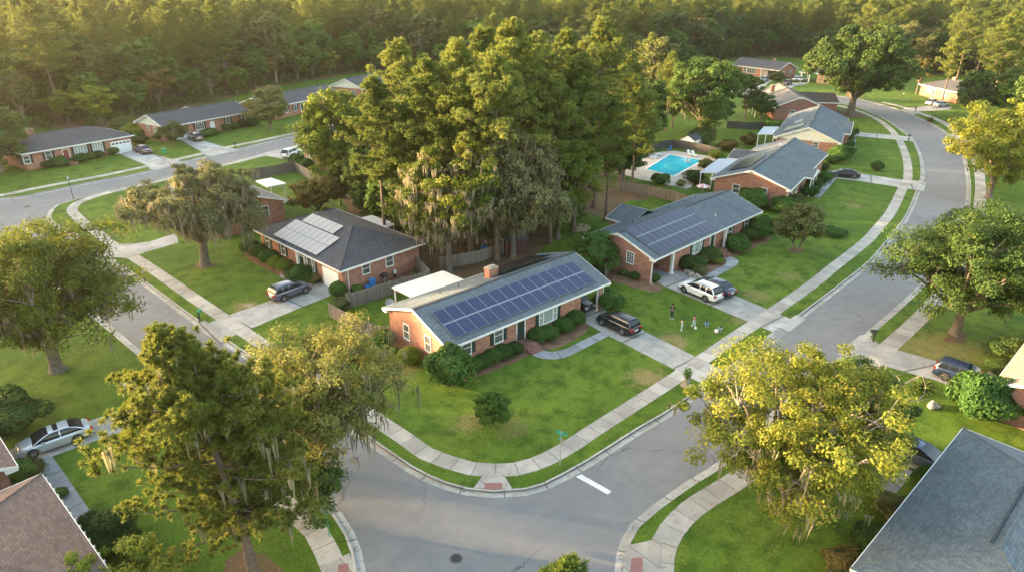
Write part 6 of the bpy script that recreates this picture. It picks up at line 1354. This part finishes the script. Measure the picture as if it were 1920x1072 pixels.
for k_, (px, py, h, kd) in enumerate(((665,392,8,2),(690,418,7,1),(722,430,8,0),(770,458,7,1),(640,385,7,1),(800,470,8,0),(905,470,9,1),(1000,440,10,1),(1065,410,9,0),(1030,400,12,1),(985,420,12,2),(700,400,12,1),(742,395,14,1),(790,420,12,0),(760,440,9,1),(890,430,12,1),(1010,400,13,1),(1160,345,9,1),(1190,320,13,0),(1135,330,12,1),(930,400,15,0),(680,340,14,2),(720,330,13,0),(1080,330,14,1),(1010,330,15,0),(940,320,16,1),(870,330,15,0),(1215,270,15,1),(1260,240,14,1),(1150,270,14,4),(800,330,15,4))):
    s = h/(17, 19, 21, 15, 18)[kd]; forest_tree('b', kd, at(px, py), rf.uniform(0, 6.28), s, 'understorey tree filling the shade beneath the central pines', 'understorey trees of the central stand')
for k_, (px, py, kd, i, s, lab) in enumerate((((1843),205,'p',1,.92,'tall pine behind the dark conifer at the upper right'), (1885,190,'p',0,.95,'tall pine at the right edge above the yellow tree'), (1915,225,'p',2,.9,'pine with low branches at the right frame edge'), (1718,176,'b',4,.72,'rust tinged tree before the left end of the orange lit house'), (1812,186,'b',1,.5,'small dark tree at the right end of the orange lit house'), (1940,260,'b',1,1.0,'dark tree at the right frame edge beneath the pines'), (1880,235,'b',0,.7,'green tree between the far white suv and the yellow tree'), (1905,300,'b',3,.9,'yellow green tree just above the bigger yellow tree'), (1945,330,'b',3,1.15,'yellow green tree cut off by the frame above the broad street tree'), (1860,165,'p',2,.95,'pine behind the far white suv at the upper right'), (1540,120,'b',1,.8,'dark tree between the far carport and the great oak'), (1230,215,'b',2,1.0,'olive tree above the left end of the pool fence'), (1395,225,'b',1,.62,'dark tree at the corner of the far picket fence'), (1285,215,'b',1,.9,'dense dark tree behind the white shed'))):
    forest_tree(kd, i, at(px, py), rf.uniform(0, 6.28), s, lab, None)
# --- the wood behind the far houses: the rows at its edge are single trees, the depth is one mass
edge_px = [(-420,330),(-250,285),(-100,257),(0,246),(120,240),(205,238),(262,222),(330,205),(400,190),(470,172),(530,160),(600,147),(680,136),(800,137),(950,140),(1100,142),(1240,134),(1340,116),(1400,108),(1480,108),(1560,116),(1650,135),(1720,142),(1800,138),(1870,150),(1960,185),(2100,230)]
edge = [at(*p).to_2d() for p in edge_px]; el = spline(edge, 4.0); cxy = CAM.to_2d(); rows = []; wood_pts = []
EG = 'trees along the edge of the wood'; n_ind = 0
ds = 0; last = None; LABS = {('p', 0): 'tall pine rising from the edge of the far wood', ('p', 1): 'medium pine in the front rows of the far wood', ('p', 2): 'full low branched pine in the front rows of the far wood', ('b', 0): 'green broadleaf tree in the front rows of the far wood', ('b', 1): 'dark broadleaf tree in the front rows of the far wood', ('b', 2): 'tall olive tree in the front rows of the far wood', ('b', 3): 'yellow green tree in the front rows of the far wood', ('b', 4): 'rust tinged tree in the front rows of the far wood'}
acc = 0; prev = el[0]
for q in el:
    acc += (q-prev).length; prev = q
    if acc < 6.2: continue
    acc = 0; d = (q-cxy).normalized(); px_ = pix((q.x, q.y, 5))[0]
    for r in range(3):
        p = q+d*(3+r*7.5+rf.uniform(-2.5, 2.5))+Vector((-d.y, d.x))*rf.uniform(-2.5, 2.5)
        pin = r > 0 and rf.random() < (.12 if px_ < 700 else .38)
        key = ('p', rf.choice((0, 1, 2))) if pin else ('b', rf.choices((0, 1, 2, 3, 4), (4, 4 if px_ > 900 else 2, 3, 1 if px_ < 900 else .3, 1))[0])
        s = rf.uniform(.72, 1.02) if pin else rf.uniform(.72, 1.18)
        if r == 0: s *= .66
        xx = pix((p.x, p.y, 12))[0]
        if -60 < xx < 1980 and n_ind < 285:
            forest_tree(*key, p, rf.uniform(0, 6.28), ((s*1.35, s*1.35, s) if r == 0 else (s*1.12, s*1.12, s*rf.uniform(.92, 1.1))), LABS[key], EG+': '+LABS[key].split(' in the')[0].split(' rising')[0]); n_ind += 1
        else: wood_pts.append(p)
def outside(p):
    # nearest edge sample: is p farther from the camera than it?
    d = p-cxy; a = math.atan2(d.x, d.y); best = min(el, key=lambda e_: abs(math.atan2((e_-cxy).x, (e_-cxy).y)-a)); return d.length-(best-cxy).length, abs(math.atan2((best-cxy).x, (best-cxy).y)-a)
ANG = [(math.atan2((e_-cxy).x, (e_-cxy).y), (e_-cxy).length) for e_ in el]
def edge_r(a): return min(ANG, key=lambda t: abs(t[0]-a))[1]
for gx in range(-400, 560, 7):
    for gy in range(-60, 540, 7):
        p = Vector((gx+rf.uniform(-2.8, 2.8), gy+rf.uniform(-2.8, 2.8))); d = p-cxy; a = math.atan2(d.x, d.y)
        if a > R(92) or a < R(-62): continue
        er = edge_r(a)
        if er+(25 if a > R(2) else 2) < d.length < er+230 and d.length < 500: wood_pts.append(p)  # out of view on the left, trees added nearer to block the low sun
print(len(wood_pts))
me = bpy.data.meshes.new('wood'); me.from_pydata([(p.x, p.y, 0) for p in wood_pts], [], []); wo = link('woodland', me); tag(wo, 'deep mixed wood filling the distance behind the last houses, with an added unseen sun blocking belt', 'wood', kind='stuff')
src = bpy.data.collections.new('wood_crowns')
for k_ in sorted(first):
    for ch in first[k_].children:
        if ch.name.startswith('crown'): src.objects.link(ch)
ng = bpy.data.node_groups.new('scatter_wood', 'GeometryNodeTree'); ng.interface.new_socket('Geometry', in_out='INPUT', socket_type='NodeSocketGeometry'); ng.interface.new_socket('Geometry', in_out='OUTPUT', socket_type='NodeSocketGeometry')
gi, go = ng.nodes.new('NodeGroupInput'), ng.nodes.new('NodeGroupOutput'); ip = ng.nodes.new('GeometryNodeInstanceOnPoints'); ci = ng.nodes.new('GeometryNodeCollectionInfo')
ci.inputs['Collection'].default_value = src; ci.inputs['Separate Children'].default_value = True; ci.inputs['Reset Children'].default_value = True
r1 = ng.nodes.new('FunctionNodeRandomValue'); r1.data_type = 'INT'; r1.inputs[4].default_value = 0; r1.inputs[5].default_value = 7
r2 = ng.nodes.new('FunctionNodeRandomValue'); r2.data_type = 'FLOAT_VECTOR'; r2.inputs[0].default_value = (0, 0, 0); r2.inputs[1].default_value = (.05, .05, 6.28)
r3 = ng.nodes.new('FunctionNodeRandomValue'); r3.data_type = 'FLOAT'; r3.inputs[2].default_value = .75; r3.inputs[3].default_value = 1.12
ng.links.new(gi.outputs[0], ip.inputs['Points']); ng.links.new(ci.outputs[0], ip.inputs['Instance']); ip.inputs['Pick Instance'].default_value = True
ng.links.new(r1.outputs[2], ip.inputs['Instance Index']); ng.links.new(r2.outputs[0], ip.inputs['Rotation']); ng.links.new(r3.outputs[1], ip.inputs['Scale']); ng.links.new(ip.outputs[0], go.inputs[0])
wo.modifiers.new('scatter', 'NODES').node_group = ng
print('individual edge trees', n_ind, 'wood points', len(wood_pts))
wf = [e_+(e_-cxy).normalized()*(-2+rf.uniform(-1.5, 1.5)) for e_ in el]; wb = [cxy+(e_-cxy).normalized()*((e_-cxy).length+190) for e_ in el]
poly_sheet('forest_floor', wf+wb[::-1], .005, M['litter'])

# --- shrubs
bp = {}
def bush_mesh(kind, seed, leaf):
    rs = np.random.RandomState(seed); n = 4200; d = unit(rs.normal(size=(n, 3))); d[:, 2] = np.where(d[:, 2] < -.3, -d[:, 2], d[:, 2])
    ph = unit(rs.normal(size=(9, 3))); lump = 1+(.05 if kind == 'clip' else .14)*sum(np.sin(6*(d@p)+i) for i, p in enumerate(ph))/2.2
    r = (lump*(1-.22*rs.random(n)**2))[:, None]; P_ = d*r*np.array([1, 1, .95])+np.array([0, 0, .80]); P_[:, 2] = np.maximum(P_[:, 2], .04)
    nm = unit(d+rs.normal(size=(n, 3))*.6); t = unit(np.cross(nm, rs.normal(size=(n, 3)))); b = np.cross(nm, t); s = (.060 if kind == 'clip' else .072)*(.7+.6*rs.random((n, 1)))
    V = np.stack([P_-t*s, P_+b*s*.6, P_+t*s, P_-b*s*.6], 1)/1.7
    rn = np.clip(rs.random(n)*.6+.3*np.sin(4*(d@ph[0]))**2, 0, 1)
    # inner twig mass keeps it opaque
    return mesh_np('foliage', V, None, M[leaf], rn)
def core_mesh():
    bm = bmesh.new(); bmesh.ops.create_icosphere(bm, subdivisions=3, radius=.80)
    for v in bm.verts: v.co.z = max(.02, v.co.z*.92+.80)
    for v in bm.verts: v.co /= 1.7
    me = bpy.data.meshes.new('twig_mass'); bm.to_mesh(me); bm.free(); me.materials.append(M['lf_dark']); a = me.attributes.new('rnd', 'FLOAT', 'FACE'); return me
CORE = core_mesh()
def bush(px, py, r, h, label, leaf='lf_bush', kind='clip', group=None):
    key = (kind, leaf, rnd.randint(0, 1))
    if key not in bp: bp[key] = bush_mesh(kind, len(bp)+400, leaf)
    c = at(px, py, h*.45); e = empty('shrub', (c.x, c.y, 0), rnd.uniform(0, 6.28), label, 'shrub', group); e.scale = (r*1.7, r*1.7, h/1.03)
    link('foliage', bp[key], e); link('twig_mass', CORE, e); return e
B = [(842,690,2.0,3.3,'huge round shrub at the near corner of the long solar house','lf_bush'),(768,667,1.1,1.6,'yellowish round shrub under the brick gable windows','lf_lime'),(719,637,1.1,2.0,'dark shrub at the rear corner of the brick gable','lf_bush'),
(873,690,.9,1.3,'low shrub right behind the huge corner shrub','lf_bush'),(888,684,.9,1.3,'clipped shrub below the first green shuttered window','lf_bush'),(903,678,.95,1.2,'clipped shrub between the two shuttered windows','lf_bush'),(923,668,.95,1.3,'clipped shrub below the second shuttered window','lf_bush'),(942,661,1.0,1.4,'bushy shrub left of the brick steps','lf_bush'),(965,654,.9,1.2,'dark shrub touching the brick steps','lf_dark'),
(1007,628,1.1,1.5,'shrub just right of the brick steps','lf_bush'),(1028,624,1.1,1.5,'shrub below the wide front window, nearer the steps','lf_bush'),(1057,610,1.1,1.5,'shrub below the wide front window, nearer the carport','lf_bush'),(1079,597,1.1,1.6,'shrub at the drive edge of the carport wall','lf_bush'),(1143,563,1.5,1.9,'square clipped shrub by the brick carport column','lf_bush'),
(1290,493,1.4,1.7,'dark shrub beside the second carport post','lf_dark'),(1309,492,1.0,1.4,'shrub behind the field stones','lf_bush'),(1333,478,1.4,1.8,'tall shrub beside the steps of the violet panel house','lf_dark'),(1318,487,.9,1.1,'small shrub in the middle of the stone edged bed','lf_olive'),(1313,506,.9,1.0,'lowest olive shrub beside the pale stones','lf_olive'),(1345,488,.8,.9,'tiny shrub at the bend of the stained path','lf_lime'),
(1381,457,1.7,2.0,'rounded shrub between the porch and second shuttered window','lf_bush'),(1403,441,1.4,1.7,'shrub between two bigger shrubs on the violet panel house front','lf_dark'),(1430,428,2.0,2.8,'tall round shrub at the far corner of the violet panel house','lf_bush'),(1229,521,.6,1.0,'little shrub at the downspout by the second drive','lf_bush'),(1190,517,.7,.9,'small shrub under the grid window of the brick gable','lf_dark'),(1171,511,.6,.7,'small low shrub beside the gate fence','lf_bush'),
(1412,374,2.2,2.8,'large shrub against the brick gable of the porch column house','lf_bush'),(1470,385,1.8,2.2,'shrub at the near corner of the porch column house','lf_bush'),(1490,379,1.6,2.0,'spreading shrub along the wall by the stained path','lf_olive'),(1520,358,1.5,1.8,'hedge shrub below the first porch column','lf_bush'),(1529,345,1.5,1.8,'hedge shrub below the middle porch column','lf_dark'),(1547,332,1.4,1.7,'hedge shrub at the nose of the crosswise sedan','lf_bush'),(1545,313,1.1,1.4,'shrub behind the crosswise sedan','lf_dark'),(1577,289,2.3,3.0,'large globe shrub between the two right hand lawns','lf_bush'),(1560,300,1.4,1.6,'low dark shrub tucked behind the large globe shrub','lf_dark'),
(1596,248,1.5,2.0,'upper shrub along the front of the cream gable house','lf_bush'),(1590,259,1.4,1.7,'middle shrub along the front of the cream gable house','lf_dark'),(1591,271,1.4,1.7,'lower shrub along the front of the cream gable house','lf_bush'),(1645,312,1.2,1.8,'lone dark shrub on the lawn above the crosswise sedan','lf_dark'),(1566,435,1.6,.9,'low shrub island on the lawn by the reddish boulder','lf_bush'),(1744,226,.8,1.0,'brown little bush on the verge by the upper bend','lf_rust'),
(468,463,1.3,1.7,'hedge shrub at the far end of the hip roofed house','lf_bush'),(486,472,1.3,1.7,'second hedge shrub along the hip roofed house front','lf_dark'),(504,482,1.3,1.6,'third hedge shrub along the hip roofed house front','lf_bush'),(517,492,1.0,1.4,'clipped ball shrub fourth from the far end','lf_lime'),(533,499,1.0,1.5,'clipped ball shrub nearest the porch steps','lf_lime'),(561,515,1.5,1.7,'wide bright shrub between path and garage','lf_bush'),(588,522,1.2,1.0,'low brownish shrub under the front window by the garage','lf_rust'),(633,543,1.0,1.7,'ball shrub at the garage corner','lf_bush'),(669,542,.7,.9,'small shrub inside the long fence','lf_bush'),(637,570,1.1,1.3,'untidy grey green shrub at the fence corner','lf_olive'),
(302,254,1.7,2.2,'shrub at the corner of the white garage door','lf_olive'),(395,248,1.6,1.4,'hedge shrub below the wide window across the street','lf_bush'),(383,252,1.3,1.2,'hedge shrub closest to the tan suv','lf_bush'),(420,238,1.4,1.6,'first shrub right of the far porch door','lf_bush'),(437,236,1.4,1.6,'second shrub right of the far porch door','lf_bush'),(455,232,1.5,1.7,'third shrub right of the far porch door','lf_dark'),(474,229,1.6,1.8,'shrub at the far corner beside the round tree','lf_bush'),
(112,304,1.6,1.7,'shrub left of the red door steps','lf_bush'),(92,308,1.4,1.3,'low shrub below the second window of the red door house','lf_dark'),(148,297,1.5,1.5,'shrub right of the red door steps','lf_bush'),(165,293,1.4,1.4,'shrub below the wide window of the red door house','lf_bush'),(181,290,1.4,1.4,'shrub below the pale window of the red door house','lf_dark'),(211,284,1.2,1.5,'shrub beside the far garage door','lf_bush'),(228,236,3.0,3.2,'big bush between the two far left roofs','lf_olive'),(252,247,2.4,2.6,'bright bush at the back of the cream gable','lf_lime'),(262,262,1.6,1.8,'dark bush beside the cream gable wall','lf_dark'),
(558,301,1.6,2.0,'round bush at the left foot of the tan brick gable','lf_bush'),(573,309,1.6,1.8,'round bush below the tan brick gable window','lf_bush'),(1845,750,2.3,3.6,'large globe shrub by the tan roofed brick house','lf_bush'),(1893,655,1.6,1.8,'dark shrub along the tan roof edge','lf_dark'),(1876,690,1.2,1.3,'low shrub beside the curved side path','lf_dark'),(1742,897,1.0,1.5,'leafy shrub between the blue grey sedan and large roof','lf_green'),(1640,1015,1.4,1.8,'round dark shrub close under the large roof edge','lf_dark'),(1580,1058,1.2,1.5,'reddish round shrub lowest along the large roof','lf_rust'),(1675,945,1.3,1.2,'low olive shrub by the curved walk','lf_olive'),
(12,778,2.6,3.2,'big dark shrub at the left edge above the silver sedan','lf_dark'),(32,884,1.2,1.3,'small shrub in the bed beneath the garage gable','lf_bush'),(55,880,1.0,1.0,'low shrub next to the path start by the silver sedan','lf_olive'),(198,1000,1.9,2.2,'dark shrub at the end of the left garden path','lf_dark'),(110,925,.6,.6,'tiny shrub along the brown roof edge','lf_bush'),
(1237,337,1.6,1.9,'round shrub at the near rim of the pool deck','lf_green'),(1277,344,.8,1.1,'small shrub inside the pool railing','lf_lime'),(1303,333,1.8,2.0,'wide dark shrub beside the pool house patio','lf_dark'),(1325,309,1.6,1.8,'olive shrub behind the grey patio roof','lf_olive'),(1314,258,3.0,3.6,'large feathery bush beside the white shed','lf_olive'),(1364,273,2.0,2.2,'tan tinged tall grass clump behind the pool fence','lf_rust'),(1405,263,1.6,2.4,'reddish brown shrub on the green back yard','lf_rust'),(1450,236,2.4,2.0,'bright low bush at the end of the picket fence','lf_green'),(1342,290,1.4,1.6,'pale grassy clump at the corner of the pool deck','lf_lime'),
(1458,144,2.4,3.0,'round bush right of the farthest carport','lf_olive'),(1405,145,1.8,1.4,'low hedge shrub under the farthest wide window','lf_dark'),(1776,183,1.6,1.8,'dark shrub before the orange lit wall','lf_dark'),(1752,178,1.6,1.6,'dark shrub under the glowing front window','lf_dark')]
for px, py, r, h, lab, lf in B: bush(px, py, r, h, lab, lf, 'wild' if r > 1.45 or lf in ('lf_olive', 'lf_rust') else 'clip')
# spiky yucca
c = at(1727, 733); e = empty('yucca_plant', (c.x, c.y, 0), 0, 'dark spiky yucca beside the tan boulder', 'yucca'); rs = np.random.RandomState(3); n = 170
d = unit(rs.normal(size=(n, 3))*np.array([1, 1, .7])+np.array([0, 0, .5])); d[:, 2] = np.abs(d[:, 2]); sd = unit(np.cross(d, rs.normal(size=(n, 3))))*.045; l = 1.5*(.6+.4*rs.random((n, 1))); o = np.array([0, 0, .3])
V = np.stack([o-sd*.6+d*0, o+sd*.6+d*0, o+d*l*.5+sd, o+d*l-np.array([0, 0, .15]), o+d*l*.5-sd], 1); link('leaves', mesh_np('leaves', V, None, M['lf_dark'], rs.random(n)), e)
# stump planter by the drive
c = at(1287, 722); e = empty('stump_planter', (c.x, c.y, 0), 0, 'tree stump with green sprouts by the kerb of the junction side drive', 'stump'); m = MB(); m.tube([(0, 0, 0), (0, 0, .15), (0, 0, .9)], [.55, .3, .22], M['bark_pale'], 10); m.build('stump', e)
rs = np.random.RandomState(8); C_ = np.array([[0, 0, 1.1], [.2, .1, 1.4], [-.2, 0, 1.3]]); V, rn_ = leaves(rs, C_, np.tile([0, 0, 1.], (3, 1)), 60, np.array([.4]*3), .11); link('sprouts', mesh_np('sprouts', V, None, M['lf_green'], rn_), e)
# pink and white garden parasol by the pool house
c = at(1316, 371); e = empty('garden_parasol', (c.x, c.y, 0), 0, 'small pink and white parasol at the back corner of the violet panel house', 'parasol'); m = MB(); m.tube([(0, 0, 0), (0, 0, 2.2)], .03, M['metal'], 6); m.build('pole', e); m = MB()
PK = newmat('pink_cloth', (.6, .2, .3), .9)[0]
for i in range(10): a, b = i*.628, (i+1)*.628; m.face([(1.1*math.cos(a), 1.1*math.sin(a), 1.9), (1.1*math.cos(b), 1.1*math.sin(b), 1.9), (0, 0, 2.35)], PK if i % 2 else M['whitecloth'])
m.build('canopy', e)

# --- leafy undergrowth at the foot of the wood and under the central stand
rs = np.random.RandomState(55); up_ = []
for q in el:
    d = (q-cxy).normalized()
    for _ in range(7): o_ = q+d*rs.uniform(-1, 14)+Vector((-d.y, d.x))*rs.uniform(-3, 3); up_.append((o_.x, o_.y, rs.uniform(.4, 2.2)))
for _ in range(420):
    o_ = at(rs.uniform(690, 1090), rs.uniform(300, 440)); up_.append((o_.x, o_.y, rs.uniform(.4, 2.0)))
up_ = np.array(up_); dd_ = np.tile([0, 0, 1.], (len(up_), 1)); V, rn_ = leaves(rs, up_, dd_, 46, rs.uniform(.9, 2.0, len(up_)), .26, flat=.9)
V[:, :, 2] = np.maximum(V[:, :, 2], .02); tag(link('undergrowth', mesh_np('undergrowth', V, None, M['lf_mid'], rn_)), 'leafy undergrowth at the foot of the woods', 'undergrowth', kind='stuff')

# --- fallen leaves: in the gutters, under the near trees and along the pavements
rs = np.random.RandomState(77); pts = []
for e_, cl_ in ((isl, 1), (outer_edge, 0), (W_edge, 0)):
    for i in range(0, len(e_)-1):
        if (e_[i]-cxy).length > 130: continue
        d = e_[(i+1) % len(e_)]-e_[i]
        for _ in range(9): t_ = rs.rand(); n_ = Vector((d.y, -d.x)).normalized(); o_ = abs(rs.normal())*.22+.05; q = e_[i]+d*t_+n_*o_; pts.append((q.x, q.y, GZ+.016))
        for _ in range(4): t_ = rs.rand(); n_ = Vector((-d.y, d.x)).normalized(); q = e_[i]+d*t_+n_*rs.uniform(.2, 4.5); pts.append((q.x, q.y, .03))
for (px, py), rad_, k_ in (((478, 1060), 7, 420), ((560, 900), 7, 300), ((1498, 900), 8, 420), ((1790, 625), 8, 350), ((108, 690), 9, 350), ((385, 497), 8, 320), ((1492, 470), 4, 120), ((1640, 880), 5, 150), ((880, 500), 14, 600), ((1130, 385), 9, 300)):
    c_ = at(px, py)
    for _ in range(k_): a_ = rs.uniform(0, 6.28); r_ = rad_*rs.rand()**.6; pts.append((c_.x+r_*math.cos(a_), c_.y+r_*math.sin(a_), .03))
P_ = np.array(pts); n = len(P_); a_ = rs.uniform(0, 6.28, n); s_ = rs.uniform(.035, .085, (n, 1)); t_ = np.stack([np.cos(a_), np.sin(a_), rs.normal(size=n)*.2], 1); b_ = np.stack([-np.sin(a_), np.cos(a_), rs.normal(size=n)*.2], 1)
M['fallen'] = leafmat('fallen_leaves', (.26, .16, .07), (.16, .10, .05), (.34, .25, .10), .1)
tag(link('fallen_leaves', mesh_np('fallen_leaves', np.stack([P_-t_*s_, P_+b_*s_*.6, P_+t_*s_, P_-b_*s_*.6], 1), None, M['fallen'], rs.rand(n))), 'tan fallen leaves scattered over gutters and lawns', 'leaves', kind='stuff')

# --- evening haze in the air: one closed box round everything
m = MB(); m.box(-895, -895, -1.2, 895, 895, 34.5, M['white']); hz = m.build('haze', merge=True); tag(hz, 'thin warm evening haze over the whole neighbourhood', 'haze', kind='stuff')
hm = bpy.data.materials.new('haze_air'); hm.use_nodes = True; t = hm.node_tree; t.nodes.remove(t.nodes['Principled BSDF']); pv = t.nodes.new('ShaderNodeVolumePrincipled')
pv.inputs['Density'].default_value = .00013; pv.inputs['Color'].default_value = (.95, .90, .80, 1); pv.inputs['Anisotropy'].default_value = .8
t.links.new(pv.outputs[0], t.nodes['Material Output'].inputs['Volume']); hz.data.materials.clear(); hz.data.materials.append(hm)
